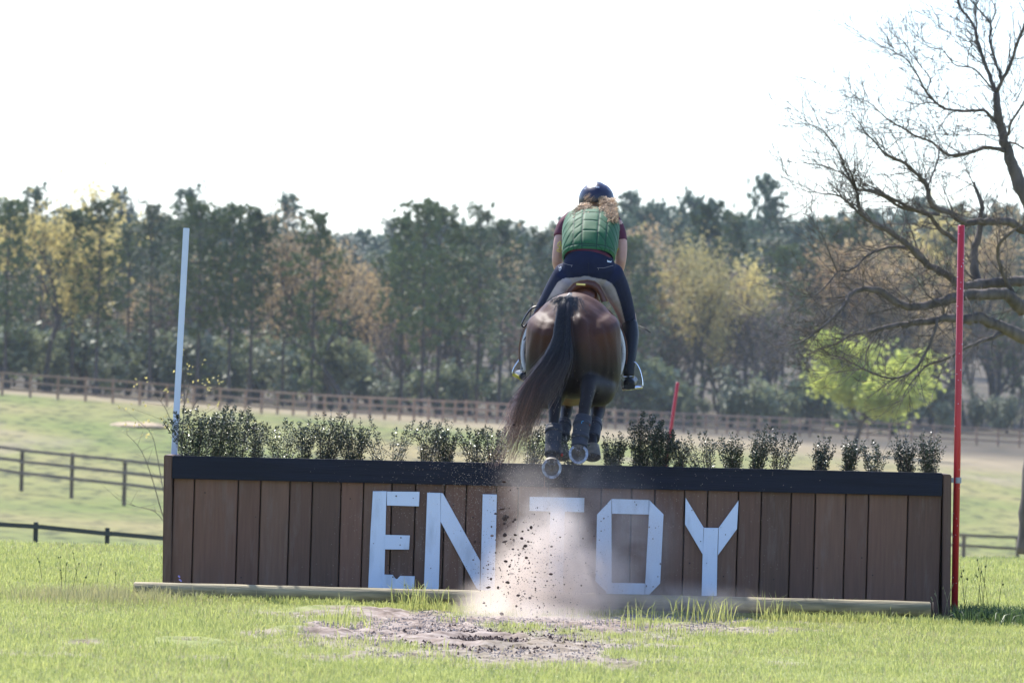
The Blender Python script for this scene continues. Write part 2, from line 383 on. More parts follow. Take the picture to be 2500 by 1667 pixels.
    dz = ramp(noise(9, (1, 1, 1), 8).outputs[0], [(.30, (.085, .06, .045)), (.45, (.23, .175, .14)), (.62, (.35, .285, .24))])
    c4 = mix(at_.outputs['Fac'], c3.outputs[2], dz.outputs[0])
    L(c4.outputs[2], b.inputs['Base Color']); b.inputs['Roughness'].default_value = .95; b.inputs['Specular IOR Level'].default_value = .15
    bn = noise(5, (1, 1, 1), 9); bp = N('ShaderNodeBump'); bp.inputs['Strength'].default_value = .8; bp.inputs['Distance'].default_value = .06
    L(bn.outputs[0], bp.inputs['Height']); L(bp.outputs[0], b.inputs['Normal'])
    o = put('ground', me, m_); tag(o, kind='structure')
make_ground()

# ------------------------------------------------------------------ grass
def blades(X, Y, h, wd, lean=.45, zoff=0):
    n = len(X); az = nrng.rand(n) * 2 * np.pi; ln = (nrng.rand(n) ** 1.3) * lean * 2
    la = nrng.rand(n) * 2 * np.pi
    Z = terr(X, Y) + zoff
    dx = np.cos(az) * wd / 2; dy = np.sin(az) * wd / 2
    lx = np.cos(la) * ln * h; ly = np.sin(la) * ln * h
    V = np.zeros((n, 5, 3))
    V[:, 0] = np.stack([X - dx, Y - dy, Z - .01], -1); V[:, 1] = np.stack([X + dx, Y + dy, Z - .01], -1)
    V[:, 2] = np.stack([X + dx * .8 + lx * .35, Y + dy * .8 + ly * .35, Z + h * .6], -1)
    V[:, 3] = np.stack([X - dx * .8 + lx * .35, Y - dy * .8 + ly * .35, Z + h * .6], -1)
    V[:, 4] = np.stack([X + lx, Y + ly, Z + h * (1 - .25 * ln)], -1)
    return V
def blade_mesh(Vs, name):
    V = np.concatenate(Vs); n = len(V)
    me = bpy.data.meshes.new(name); me.vertices.add(n * 5); me.vertices.foreach_set('co', V.ravel())
    base = (np.arange(n) * 5)[:, None]
    lv = (base + np.array([0, 1, 2, 3, 3, 2, 4])[None]).ravel()
    me.loops.add(len(lv)); me.loops.foreach_set('vertex_index', lv)
    ls = (np.arange(n)[:, None] * 7 + np.array([0, 4])[None]).ravel()
    me.polygons.add(2 * n); me.polygons.foreach_set('loop_start', ls); me.polygons.foreach_set('loop_total', np.tile([4, 3], n))
    me.update(calc_edges=True); return me
def injump(X, Y): return (np.abs(X - .27) < 2.62) & (Y > -.03) & (Y < 1.0)
def scatter(n, d0, d1, um=.106):
    D = np.sqrt(nrng.rand(n) * (d1 ** 2 - d0 ** 2) + d0 ** 2); U = (nrng.rand(n) * 2 - 1) * um
    return U * D, D - 37.5
def make_grass():
    Vs = []
    for n, d0, d1, um in ((330000, 25, 38, .106), (150000, 38, 47, .106), (70000, 47, 58, .106), (150000, 24, 58, .24)):
        X, Y = scatter(n, d0, d1, um)
        if um > .2: ok_ = np.abs(X / (Y + 37.5)) > .106; X, Y = X[ok_], Y[ok_]
        dm = dirt(X, Y); patch = fbm(X * 1.3, Y * .8, 3, 40)
        keep = (nrng.rand(len(X)) > dm * 1.25) & ~injump(X, Y) & (nrng.rand(len(X)) < .45 + patch * 1.2)
        X, Y = X[keep], Y[keep]; k = len(X)
        h = (.012 + .036 * nrng.rand(k) ** 2) * (.35 + 1.3 * patch[keep]); wd = .0022 + .0022 * nrng.rand(k)
        if d0 > 37: h *= 1.25; wd *= 1.5
        Vs.append(blades(X, Y, h, wd, .55))
    # lusher clumps: along the log, scattered over the field
    cl = []
    for i in range(420):
        x = rnd.uniform(-2.5, 2.9); y = -.85 - abs(rnd.gauss(0, .16)); s_ = rnd.uniform(.1, .7) ** 1.6
        if .2 < x < 1.7 and rnd.random() < .8: continue
        if x > 1.7: s_ *= 1.5
        cl.append((x, y, .05, .075 * s_ + .02, 22))
    for i in range(900):
        x, y = scatter(1, 27, 50); x = float(x[0]); y = float(y[0])
        if injump(x, y) or rnd.random() < dirt(x, y): continue
        cl.append((x, y, rnd.uniform(.03, .09), rnd.uniform(.03, .075), 20))
    for x, y in ((1.75, -.9), (1.2, -1.55), (1.35, -1.6), (-.55, -.8), (-.6, -.75), (2.35, -.6), (2.1, -.55), (-.15, -.9), (.8, -3.1), (-.95, -3.9), (-.9, -4.4), (-.55, -1.1)):
        cl.append((x, y, .08, rnd.uniform(.12, .2), 40))
    for x, y, r_, h, n in cl:
        X = x + nrng.randn(n) * r_; Y = y + nrng.randn(n) * r_; k = ~injump(X, Y)
        X, Y = X[k], Y[k]
        Vs.append(blades(X, Y, h * (.5 + .7 * nrng.rand(len(X))), .004 + .003 * nrng.rand(len(X)), .45))
    o = put('grass', blade_mesh(Vs, 'grass'), M['grass'], smooth=False); tag(o, 'sunlit yellow green grass covering the near ground around the jump', 'grass', kind='stuff')
    # dry, pale blades mixed in
    X, Y = scatter(70000, 25, 52); p = fbm(X * 1.7, Y, 3, 77); dm = dirt(X, Y)
    k = (nrng.rand(len(X)) < np.clip((p - .40) * 6, .2, 1)) & ~injump(X, Y) & (nrng.rand(len(X)) > dm * .9)
    X, Y = X[k], Y[k]
    V1 = blades(X, Y, .02 + .035 * nrng.rand(len(X)), .003 + .002 * nrng.rand(len(X)), .9)
    X = -2.55 + nrng.randn(1600) * .3; Y = -1.5 + nrng.randn(1600) * .5
    V2 = blades(X, Y, .05 + .08 * nrng.rand(1600), np.full(1600, .004), .5)
    o = put('dry_grass', blade_mesh([V1, V2], 'dry_grass'), M['drygrass'], smooth=False); tag(o, 'pale dry grass blades mixed into the green turf', 'dry grass', kind='stuff')
    X = 3.3 + nrng.randn(2600) * .35; Y = -.4 + nrng.randn(2600) * .3
    k = (X > 2.93); X, Y = X[k], Y[k]
    V1 = blades(X, Y, .05 + .1 * nrng.rand(len(X)), .006 + .006 * nrng.rand(len(X)), .7)
    X = -.5 + nrng.rand(500) * .35; Y = -1.1 + nrng.randn(500) * .12
    o = put('weed_patch', blade_mesh([V1], 'weed_patch'), M['darkweed'], smooth=False); tag(o, 'dark green weeds on the ground right of the red pole', 'weeds', kind='stuff')
make_grass()
def stalk_tuft(name, px, Y, n, h, spread, mt, label, cat, head=None):
    p = W(px, 1500, Y); x = p.x; z = tz(x, Y); mb = MB(); hb = MB(); r2 = random.Random(int(px * 3 + Y * 7))
    for i in range(n):
        a = r2.uniform(0, 6.28); q = Vector((x + r2.gauss(0, spread), Y + r2.gauss(0, spread), z)); hh = h * r2.uniform(.55, 1)
        pts = [q + Vector((math.cos(a), math.sin(a), 0)) * hh * .22 * (t / 4) ** 2 + Vector((0, 0, hh * t / 4 - .01)) for t in range(5)]
        mb.tube(pts, [.002, .0018, .0016, .0013, .0008], 4)
        for j in range(5 if head else 2):
            t = r2.uniform(.5, 1); c = pts[3].lerp(pts[4], r2.random()) if head else pts[2].lerp(pts[4], t)
            s_ = .006 if head else .004
            ellipsoid(hb if head else mb, c + Vector((r2.gauss(0, .004), r2.gauss(0, .004), 0)), (s_, s_, s_ * (1 if head else 2)), 6)
    if not head: o = put(name, mb.mesh(), mt); tag(o, label, cat, kind='stuff'); return
    e = empty(name, (x, Y, z), label, cat)
    put('stem', mb.mesh(), mt, e)
    if head: put('flower', hb.mesh(), head, e)
stalk_tuft('wild_flower', 435, -.25, 1, .16, .02, M['darkweed'], 'lilac wild flower on a thin stem at the left end of the jump', 'flower', M['flower'])
stalk_tuft('wild_flower', 455, -.3, 1, .1, .03, M['darkweed'], 'shorter lilac wild flowers just right of the tallest lilac flower by the jump', 'flower', M['flower'])
stalk_tuft('grass_stalks', 2400, .2, 9, .45, .12, M['darkweed'], 'tall thin dark seed stalks standing right of the red pole', 'weeds')
stalk_tuft('grass_stalks', 2300, -.45, 4, .28, .03, M['drygrass'], 'pale arching dry stalks in front of the right end of the jump', 'weeds')
stalk_tuft('grass_stalks', 110, 1.5, 5, .25, .2, M['darkweed'], 'dark thin stalks standing in the grass at the left edge', 'weeds')
stalk_tuft('grass_stalks', 200, 0, 4, .2, .12, M['darkweed'], 'sparse dark stalks in the grass left of the log end', 'weeds')

# ------------------------------------------------------------------ the jump
TOPX = [424, 476, 583, 638, 709, 764, 834, 889, 958, 1016, 1087, 1140, 1213, 1267, 1340, 1415, 1469, 1543, 1600, 1673, 1729, 1804, 1860, 1933, 1992, 2066, 2122, 2218, 2301]
def ytop(x): return 1112 + (x - 422) * (43 / 1898)
def wood_panel_mat():
    m_, t, b = nodes_of('brown_stained_planks'); N = t.nodes.new; L = t.links.new
    at_ = N('ShaderNodeAttribute'); at_.attribute_name = 'Col'
    tc = N('ShaderNodeTexCoord'); mp = N('ShaderNodeMapping'); mp.inputs['Scale'].default_value = (60, 60, 3.5); L(tc.outputs['Object'], mp.inputs[0])
    n1 = N('ShaderNodeTexNoise'); n1.inputs['Scale'].default_value = 1; n1.inputs['Detail'].default_value = 6; L(mp.outputs[0], n1.inputs['Vector'])
    m1 = N('ShaderNodeMapRange'); m1.inputs[1].default_value = .3; m1.inputs[2].default_value = .7; m1.inputs[3].default_value = .84; m1.inputs[4].default_value = 1.14; L(n1.outputs[0], m1.inputs[0])
    sc = N('ShaderNodeVectorMath'); sc.operation = 'SCALE'; L(at_.outputs['Color'], sc.inputs[0]); L(m1.outputs[0], sc.inputs['Scale'])
    # pale scuffed streaks and dried mud splashes
    mp2 = N('ShaderNodeMapping'); mp2.inputs['Scale'].default_value = (14, 14, 2.2); L(tc.outputs['Object'], mp2.inputs[0])
    n2 = N('ShaderNodeTexNoise'); n2.inputs['Scale'].default_value = 1; n2.inputs['Detail'].default_value = 7; n2.inputs['Roughness'].default_value = .7; L(mp2.outputs[0], n2.inputs['Vector'])
    r2 = N('ShaderNodeMapRange'); r2.inputs[1].default_value = .54; r2.inputs[2].default_value = .72; r2.inputs[4].default_value = .34; L(n2.outputs[0], r2.inputs[0])
    mx = N('ShaderNodeMix'); mx.data_type = 'RGBA'; L(r2.outputs[0], mx.inputs[0]); L(sc.outputs[0], mx.inputs[6]); mx.inputs[7].default_value = (.22, .175, .15, 1)
    vo = N('ShaderNodeTexVoronoi'); vo.inputs['Scale'].default_value = 9; L(tc.outputs['Object'], vo.inputs['Vector'])
    r3 = N('ShaderNodeMapRange'); r3.inputs[1].default_value = .035; r3.inputs[2].default_value = .06; r3.inputs[3].default_value = 1; r3.inputs[4].default_value = 0; L(vo.outputs['Distance'], r3.inputs[0])
    mx2 = N('ShaderNodeMix'); mx2.data_type = 'RGBA'; L(r3.outputs[0], mx2.inputs[0]); L(mx.outputs[2], mx2.inputs[6]); mx2.inputs[7].default_value = (.03, .018, .014, 1)
    L(mx2.outputs[2], b.inputs['Base Color']); b.inputs['Roughness'].default_value = .7
    bp = N('ShaderNodeBump'); bp.inputs['Strength'].default_value = .3; bp.inputs['Distance'].default_value = .004; L(n1.outputs[0], bp.inputs['Height']); L(bp.outputs[0], b.inputs['Normal'])
    return m_
M['plank'] = wood_panel_mat()
def planks(quads, thick=.03):
    """quads: (tl,tr,br,bl) front corners; returns bevelled plank mesh with its own tint each"""
    mb = MB(); cols = []
    r2 = random.Random(5)
    for tl, tr, br, bl in quads:
        nrm = (Vector(tr) - Vector(tl)).cross(Vector(bl) - Vector(tl)).normalized()
        if nrm.y > 0: nrm = -nrm
        g = r2.uniform(-.002, .002); a = [Vector(q) + nrm * g for q in (tl, tr, br, bl)]
        c = sum(a, Vector()) / 4
        inn = [q + (c - q).normalized() * .0 for q in a]
        # slight chamfer along the edges
        e = .004
        hx = (Vector(tr) - Vector(tl)).normalized()
        f = [a[0] + hx * e, a[1] - hx * e, a[2] - hx * e, a[3] + hx * e]
        mid = [q - nrm * e for q in a]
        back = [q - nrm * thick for q in a]
        vs = f + mid + back
        mb.add(vs, [(0, 1, 2, 3), (0, 4, 5, 1), (1, 5, 6, 2), (2, 6, 7, 3), (3, 7, 4, 0), (4, 8, 9, 5), (5, 9, 10, 6), (6, 10, 11, 7), (7, 11, 8, 4), (11, 10, 9, 8)])
        k = r2.uniform(.76, 1.22); hue = r2.uniform(-.006, .006)
        cols += [((.138 + hue) * k, .068 * k, .043 * k, 1)] * len(vs)
    me = mb.mesh(); at_ = me.color_attributes.new('Col', 'FLOAT_COLOR', 'POINT'); at_.data.foreach_set('color', np.array(cols).ravel())
    return me
jump = empty('brush_jump', (W(1350, 1470, .4).x, .4, 0), 'long brown plank jump with navy top rail and white wooden letters', 'jump')
qs = []
for i in range(len(TOPX) - 1):
    g = 1.5
    x0, x1 = TOPX[i] + g, TOPX[i + 1] - g
    yb = 1452 + (x0 - 420) * .033
    qs.append((W(x0, ytop(x0) + 30, 0), W(x1, ytop(x1) + 30, 0), W(x1 - 9.5, yb + 12, 0), W(x0 - 9.5, yb + 12, 0)))
put('front_panel', planks(qs), M['plank'], jump, False)
# thick end boards closing both ends
def side(sg):
    f = (400, 1110, 396, 1462, 421) if sg < 0 else (2303, 1157, 2300, 1526, 2323)
    mb = MB(); a = W(f[0], f[1], -.035); b_ = W(f[2], f[3], -.035); wd = (f[4] - f[0]) / 370.
    for i in range(5):
        y0 = -.035 + i * .195; y1 = y0 + (.19 if i < 4 else .17)
        mb.hull8([Vector((a.x, y0, a.z)), Vector((a.x + wd, y0, a.z - .002)), Vector((b_.x + wd, y0, b_.z)), Vector((b_.x, y0, b_.z))],
                 [Vector((a.x, y1, a.z)), Vector((a.x + wd, y1, a.z - .002)), Vector((b_.x + wd, y1, b_.z)), Vector((b_.x, y1, b_.z))])
    me = mb.mesh(); bm = bmesh.new(); bm.from_mesh(me); bmesh.ops.recalc_face_normals(bm, faces=bm.faces); bmesh.ops.bevel(bm, geom=bm.edges[:], offset=.006, segments=2, affect='EDGES'); bm.to_mesh(me); bm.free()
    setcol(me, lambda c: np.tile([.115, .058, .038], (len(c), 1))); return me
put('end_panel', side(-1), M['plank'], jump, False); put('end_panel', side(1), M['plank'], jump, False)
mb = MB()
bl = W(400, 1112, .95); br = W(2320, 1155, .95)
for i in range(24):
    x0 = bl.x + .03 + (br.x - bl.x - .12) * i / 24; x1 = bl.x + .03 + (br.x - bl.x - .12) * (i + 1) / 24 - .006
    z = bl.z + (br.z - bl.z) * i / 24
    mb.box(((x0 + x1) / 2, .965, z / 2 - .03), ((x1 - x0) / 2 + .004, .014 + (i % 2) * .004, z / 2 + .02))
me = mb.mesh(); setcol(me, lambda c: np.tile([.088, .056, .043], (len(c), 1))); put('back_panel', me, M['plank'], jump, False)
def beam(pts_front, y0, y1, mt, name, parent, seg=1):
    mb = MB(); a = [W(x, y, y0) for x, y in pts_front]; b_ = [Vector((p.x, y1, p.z)) for p in a]
    mb.hull8(a, b_); me = mb.mesh(); bm = bmesh.new(); bm.from_mesh(me)
    bmesh.ops.recalc_face_normals(bm, faces=bm.faces)
    bmesh.ops.bevel(bm, geom=bm.edges[:], offset=.006, segments=2, affect='EDGES'); bm.to_mesh(me); bm.free()
    return put(name, me, mt, parent, False)
beam([(421, 1112), (1330, ytop(1330)), (1328, ytop(1330) + 56), (419, 1168)], -.045, 0.06, M['navy'], 'top_rail', jump)
beam([(1332, ytop(1330)), (2302, ytop(2302)), (2300, 1211), (1330, ytop(1330) + 56)], -.045, 0.06, M['navy'], 'top_rail', jump)
mb = MB(); bl = W(424, 1116, 0.08); br = W(2300, 1160, .08)
nn = 60
vs = []
for j in range(9):
    for i in range(nn + 1):
        x = bl.x + (br.x - bl.x) * i / nn; y = .06 + .88 * j / 8
        vs.append((x, y, bl.z + (br.z - bl.z) * i / nn - .045 + .02 * rnd.random()))
mb.add(vs, [(j * (nn + 1) + i, j * (nn + 1) + i + 1, (j + 1) * (nn + 1) + i + 1, (j + 1) * (nn + 1) + i) for j in range(8) for i in range(nn)])
put('soil_fill', mb.mesh(), M['clod'], jump)
# letters of white boards nailed to the planks
Z3 = lambda x, y: (380 + x * .37, 980 + y * .37)
Z4 = lambda x, y: (1150 + x * .4337, 980 + y * .4337)
LET = {
 'E': [[Z3(1434, 590), Z3(1524, 590), Z3(1510, 1135), Z3(1496, 1232), Z3(1403, 1226), Z3(1418, 860)], [Z3(1526, 592), Z3(1742, 594), Z3(1738, 690), Z3(1526, 684)],
       [Z3(1510, 877), Z3(1678, 882), Z3(1672, 975), Z3(1508, 973)], [Z3(1498, 1138), Z3(1565, 1141), Z3(1578, 1162), Z3(1592, 1170), Z3(1614, 1148), Z3(1710, 1150), Z3(1706, 1238), Z3(1497, 1232)]],
 'N': [[Z3(1792, 600), Z3(1880, 601), Z3(1880, 790), Z3(1868, 1240), Z3(1770, 1238)], [Z3(1882, 602), Z3(1896, 604), Z3(2142, 1050), Z3(2140, 1245), Z3(2118, 1230), Z3(1880, 790)], [Z3(2158, 610), Z3(2252, 612), Z3(2236, 1248), Z3(2142, 1246)]],
 'J': [[Z4(330, 535), Z4(638, 541), Z4(636, 622), Z4(328, 614)], [Z4(446, 618), Z4(528, 620), Z4(516, 1072), Z4(434, 1068)], [Z4(330, 990), Z4(432, 994), Z4(432, 1068), Z4(350, 1066), Z4(326, 1040)]],
 'O': [[Z4(792, 547), Z4(1001, 553), Z4(1000, 635), Z4(793, 630)], [Z4(709, 634), Z4(790, 548), Z4(791, 1020), Z4(770, 1078), Z4(700, 1010)], [Z4(1003, 553), Z4(1083, 634), Z4(1064, 1022), Z4(1003, 1084), Z4(978, 1084), Z4(980, 1020), Z4(1001, 640)], [Z4(772, 1018), Z4(978, 1022), Z4(976, 1084), Z4(760, 1080)]],
 'Y': [[Z4(1207, 540), Z4(1309, 708), Z4(1304, 860), Z4(1204, 690)], [Z4(1311, 709), Z4(1391, 710), Z4(1386, 860), Z4(1382, 1093), Z4(1297, 1093), Z4(1303, 862)], [Z4(1393, 710), Z4(1505, 556), Z4(1496, 716), Z4(1389, 864)]]}
r2 = random.Random(3)
MUD = {('O', 2): 11, ('O', 1): 10, ('O', 0): 3, ('Y', 0): 2, ('Y', 1): 3, ('Y', 2): 2, ('N', 2): 6, ('N', 0): 2}
def mud(mb, poly, n):
    """mud spots and nail heads sitting on the board"""
    xs = [p[0] for p in poly]; ys = [p[1] for p in poly]
    for i in range(n):
        for t in range(30):
            x = r2.uniform(min(xs) + 4, max(xs) - 4); y = r2.uniform(min(ys) + 6, max(ys) - 8)
            ins = False; j = len(poly) - 1
            for q in range(len(poly)):
                if (poly[q][1] > y) != (poly[j][1] > y) and x < (poly[j][0] - poly[q][0]) * (y - poly[q][1]) / (poly[j][1] - poly[q][1]) + poly[q][0]: ins = not ins
                j = q
            if ins: break
        if ins:
            s_ = r2.uniform(.0012, .005) ; ellipsoid(mb, W(x, y, -.034), (s_, .004, s_ * r2.uniform(.7, 1.6)), 8, None, 1)
for ch, polys in LET.items():
    mb = MB()
    for k, poly in enumerate(polys):
        pts = [W(x, y, 0) for x, y in poly]
        y0 = -.026 - .0025 * k
        n = len(pts)
        c = sum(pts, Vector()) / n
        vs = []
        for p in pts: vs.append((p.x + (c.x - p.x) * .012, y0, p.z + (c.z - p.z) * .012))
        for p in pts: vs.append((p.x, y0 + .004, p.z))
        for p in pts: vs.append((p.x, -.004, p.z))
        fs = [tuple(range(n)), tuple(range(3 * n - 1, 2 * n - 1, -1))]
        for q in (0, n): fs += [(q + i, q + n + i, q + n + (i + 1) % n, q + (i + 1) % n) for i in range(n)]
        mb.add(vs, fs)
        # nail and screw heads, knots
        mud(mb, poly, MUD.get((ch, k), 2))
    me = mb.mesh()
    bm = bmesh.new(); bm.from_mesh(me); bmesh.ops.recalc_face_normals(bm, faces=bm.faces); bm.to_mesh(me); bm.free()
    o = put('letter', me, [M['white'], M['clod']], jump, False); o['label'] = 'white wooden letter ' + ch
# ground log
lg = empty('ground_log', (.15, -.68, .05), 'long pale half-buried log lying on the grass in front of the jump', 'log')
mb = MB(); K = []
for i in range(41):
    t = i / 40; x = 326 + (2272 - 326) * t; y = 1441 + (1489 - 1441) * t
    p = W(x, y - 2, -.68); r_ = .050 + .001 * math.sin(i * 1.7)
    K.append((p.x, p.y + .003 * math.sin(i * .3), p.z + .001 * math.sin(i * .4), r_, r_))
vs = []; fs = []; n = 24
r2 = random.Random(9); wob = [1 + r2.uniform(-.02, .02) for _ in range(n)]; wob[5] = .94; wob[9] = .95
rings = [(K[0], .0), (K[0], .85), ((K[0][0] + .008,) + K[0][1:], 1)] + [(k, 1) for k in K[1:-1]] + [((K[-1][0] - .008,) + K[-1][1:], 1), (K[-1], .85), (K[-1], 0)]
for k, s_ in rings:
    for j in range(n):
        th = 2 * math.pi * j / n; q = k[3] * max(s_, .02) * wob[j]
        vs.append((k[0], k[1] + math.cos(th) * q, k[2] + math.sin(th) * q))
for i in range(len(rings) - 1):
    for j in range(n): fs.append((i * n + j, i * n + (j + 1) % n, (i + 1) * n + (j + 1) % n, (i + 1) * n + j))
mb.add(vs, fs); me = mb.mesh()
bm = bmesh.new(); bm.from_mesh(me); bmesh.ops.recalc_face_normals(bm, faces=bm.faces); bm.to_mesh(me); bm.free()
put('timber', me, M['log'], lg)
mb = MB(); bx = W(2277, 1487, -.68); mb.tube([bx, bx + Vector((.002, 0, 0))], .048, 20); put('cut_end', mb.mesh(), M['fence2'], lg, False)

# flag poles
def pole(name, top, bot, Y, r_, mt, label, bracket=None):
    a = W(*top, Y); b_ = W(*bot, Y)
    e = empty(name, b_, label, 'pole'); mb = MB()
    mb.tube([b_, b_.lerp(a, .5), a - (a - b_).normalized() * .004, a], [r_, r_, r_, r_ * .85], 20)
    put('shaft', mb.mesh(), mt, e)
    if bracket:
        p = W(*bracket, Y); mb = MB(); mb.tube([p - Vector((0, 0, .019)), p + Vector((0, 0, .019))], r_ * 1.12, 20)
        mb.box(p + Vector((-.03, .0, .0)), (.02, .008, .016)); mb.box(p + Vector((-.05, .01, -.03)), (.004, .015, .05))
        put('bracket', mb.mesh(), M['bracket'], e, False)
        mb = MB(); r3 = random.Random(4)
        for i in range(26):   # chips in the paint
            t = r3.uniform(.05, .98); q = b_.lerp(a, t); th = r3.uniform(3.5, 5.9)
            ellipsoid(mb, q + Vector((math.cos(th) * r_, math.sin(th) * r_, 0)), (.0022, .0015, r3.uniform(.002, .006)), 6)
        pcs = mb.mesh(); o_ = put('paint_chips', pcs, M['white'], e); o_['kind'] = 'stuff'
pole('flag_pole', (2347, 550), (2330, 1512), .1, .0225, M['red'], 'tall red pole strapped to the right end of the jump', (2338, 1172))
wp0 = W(425, 1115, .55); wp1 = W(455, 557, .55)
dwn = (wp0 - wp1).normalized(); wb = wp0 + dwn * (wp0.z / -dwn.z)
e = empty('flag_pole', wb, 'tall white pole standing behind the left end of the jump', 'pole')
mb = MB(); q = Matrix(((1, 0, 0), (0, 1, 0), (0, 0, 1)))
d_ = wp1 - wb; ax = d_.normalized(); sx_ = Vector((1, 0, 0)); sx_ = (sx_ - ax * sx_.dot(ax)).normalized(); sy = ax.cross(sx_)
mb.box(wb + d_ / 2, (.02, .02, d_.length / 2), Matrix((sx_, sy, ax)).transposed())
me = mb.mesh(); bm = bmesh.new(); bm.from_mesh(me); bmesh.ops.recalc_face_normals(bm, faces=bm.faces); bmesh.ops.bevel(bm, geom=bm.edges[:], offset=.003, segments=2, affect='EDGES'); bm.to_mesh(me); bm.free()
put('shaft', me, M['whitepole'], e, False)
a = W(1655, 933, 42); b_ = W(1618, 1180, 42); dwn = (b_ - a).normalized(); L_ = (a.z - tz(a.x, 42)) / -dwn.z; b_ = a + dwn * L_
e = empty('flag_pole', b_, 'short blurred red pole leaning in the field behind the shrubs', 'pole')
mb = MB(); mb.tube([b_, a - (a - b_).normalized() * .01, a], [.024, .024, .02], 12); put('shaft', mb.mesh(), M['red'], e)

# ------------------------------------------------------------------ shrubs on the jump
SH = [(475, 122, 100, 'D'), (533, 134, 90, 'D'), (582, 128, 75, 'F'), (628, 98, 50, 'S'), (688, 96, 85, 'V'), (742, 98, 45, 'S'), (795, 114, 90, 'T'), (862, 112, 75, 'T'), (948, 104, 125, 'F'),
      (1040, 100, 65, 'S'), (1086, 106, 55, 'T'), (1160, 98, 55, 'S'), (1208, 94, 60, 'S'), (1300, 104, 60, 'S'), (1396, 84, 50, 'S'), (1495, 96, 75, 'T'), (1562, 128, 75, 'D'), (1612, 112, 62, 'D'), (1662, 72, 50, 'S'),
      (1722, 96, 75, 'V'), (1790, 94, 55, 'T'), (1846, 114, 50, 'T'), (1900, 104, 62, 'V'), (2000, 96, 46, 'T'), (2070, 92, 46, 'T'), (2131, 84, 52, 'V'), (2215, 100, 52, 'T'), (2268, 104, 58, 'T')]
words = {'D': 'dense bushy', 'S': 'small upright', 'V': 'V-shaped', 'T': 'spiky topped', 'F': 'wide open forked'}
ordn = ['first', 'second', 'third', 'fourth', 'fifth', 'sixth', 'seventh', 'eighth', 'ninth', 'tenth', 'eleventh', 'twelfth', 'thirteenth', 'fourteenth', 'fifteenth']
for i, (px, h, wd, kd) in enumerate(SH):
    r2 = random.Random(100 + i); Yb = r2.uniform(.16, .34)
    b_ = W(px, ytop(px) + 4, Yb); sc = 1 / 368.
    H = h * sc * r2.uniform(.98, 1.18); Wd = wd * sc * r2.uniform(1.1, 1.45); ln_ = r2.gauss(0, .10)
    if i < 14: lb = '%s dark shrub, %s from the left on the jump top' % (words[kd], ordn[i])
    else: lb = '%s dark shrub, %s from the right on the jump top' % (words[kd], ordn[27 - i])
    if px == 1396: lb = 'small dark shrub seen between the hind legs of the horse'
    if px == 1300: lb = 'small upright dark shrub half hidden behind the tail end'
    e = empty('shrub', b_, lb, 'shrub', 'evergreen shrubs planted along the top of the jump')
    st = MB(); lf = MB()
    ns = {'D': 16, 'S': 10, 'V': 9, 'T': 13, 'F': 8}[kd]
    for s_ in range(ns):
        fx = (s_ + .5) / ns * 2 - 1
        if kd == 'F': fx = math.copysign(.25 + .75 * abs(fx), fx)
        if kd == 'V': fx = math.copysign(abs(fx) ** .7, fx)
        tip = Vector((fx * Wd * .52 + ln_ * H + r2.gauss(0, .014), r2.gauss(0, .05), H * r2.uniform(.72, 1.0) * (1 - .22 * abs(fx) ** 2)))
        base = Vector((fx * Wd * .16, r2.gauss(0, .015), -.04))
        midp = base.lerp(tip, .5) + Vector((-fx * .012 + r2.gauss(0, .006), r2.gauss(0, .01), 0))
        C_ = [Vector(q) for q in catmull([base, midp, tip], 6)]
        st.tube(C_, [.0028 * (1 - .07 * j) for j in range(len(C_))], 4)
        bare = .74 if kd == 'T' else .93
        L_ = (tip - base).length
        nl = int(L_ / .0020 * (1.25 if kd in 'DT' else 1.0))
        for j in range(nl):
            t = r2.uniform(.08, 1) ** .85
            if t > bare and r2.random() > .22: continue
            p = C_[0].lerp(C_[-1], t); k = min(int(t * (len(C_) - 1)), len(C_) - 2); ft = t * (len(C_) - 1) - k; p = C_[k].lerp(C_[k + 1], ft)
            a1 = r2.uniform(0, 6.283); spread = (.030 * (1 - t) ** .5 + .006) * r2.uniform(.4, 1.25)
            dr = Vector((math.cos(a1), math.sin(a1), r2.uniform(.2, 1.1))).normalized()
            q = p + dr * spread; s2 = r2.uniform(.005, .009)
            nx = dr; ny = nx.cross(Vector((r2.gauss(0, 1), r2.gauss(0, 1), r2.gauss(0, 1)))).normalized(); nz_ = nx.cross(ny) * .25
            lf.add([q - nx * s2, q + ny * s2 * .55 + nz_ * s2, q + nx * s2 * 1.1, q - ny * s2 * .55 + nz_ * s2], [(0, 1, 2), (0, 2, 3)])
            if j % 7 == 0: st.tube([p, q], .0009, 3, False)
    # loose side twigs
    for s_ in range(7):
        a0 = Vector((r2.uniform(-.1, .1) * Wd, r2.gauss(0, .02), r2.uniform(0, .4) * H)); ti = a0 + Vector((r2.uniform(-.65, .65) * Wd, r2.gauss(0, .05), r2.uniform(.1, .5) * H))
        st.tube([a0, a0.lerp(ti, .5) + Vector((0, 0, .01)), ti], [.0014, .0012, .0007], 3)
        for j in range(7):
            t = r2.uniform(.4, 1); q = a0.lerp(ti, t) + Vector((r2.gauss(0, .006), r2.gauss(0, .006), r2.gauss(0, .006))); s2 = .005
            nx = Vector((r2.gauss(0, 1), r2.gauss(0, 1), r2.gauss(0, 1))).normalized(); ny = nx.orthogonal().normalized()
            lf.add([q - nx * s2, q + ny * s2 * .6, q + nx * s2, q - ny * s2 * .6], [(0, 1, 2), (0, 2, 3)])
    child('stems', st.mesh(), M['shrubstem'], e); child('leaves', lf.mesh(), M['shrub'], e, False)

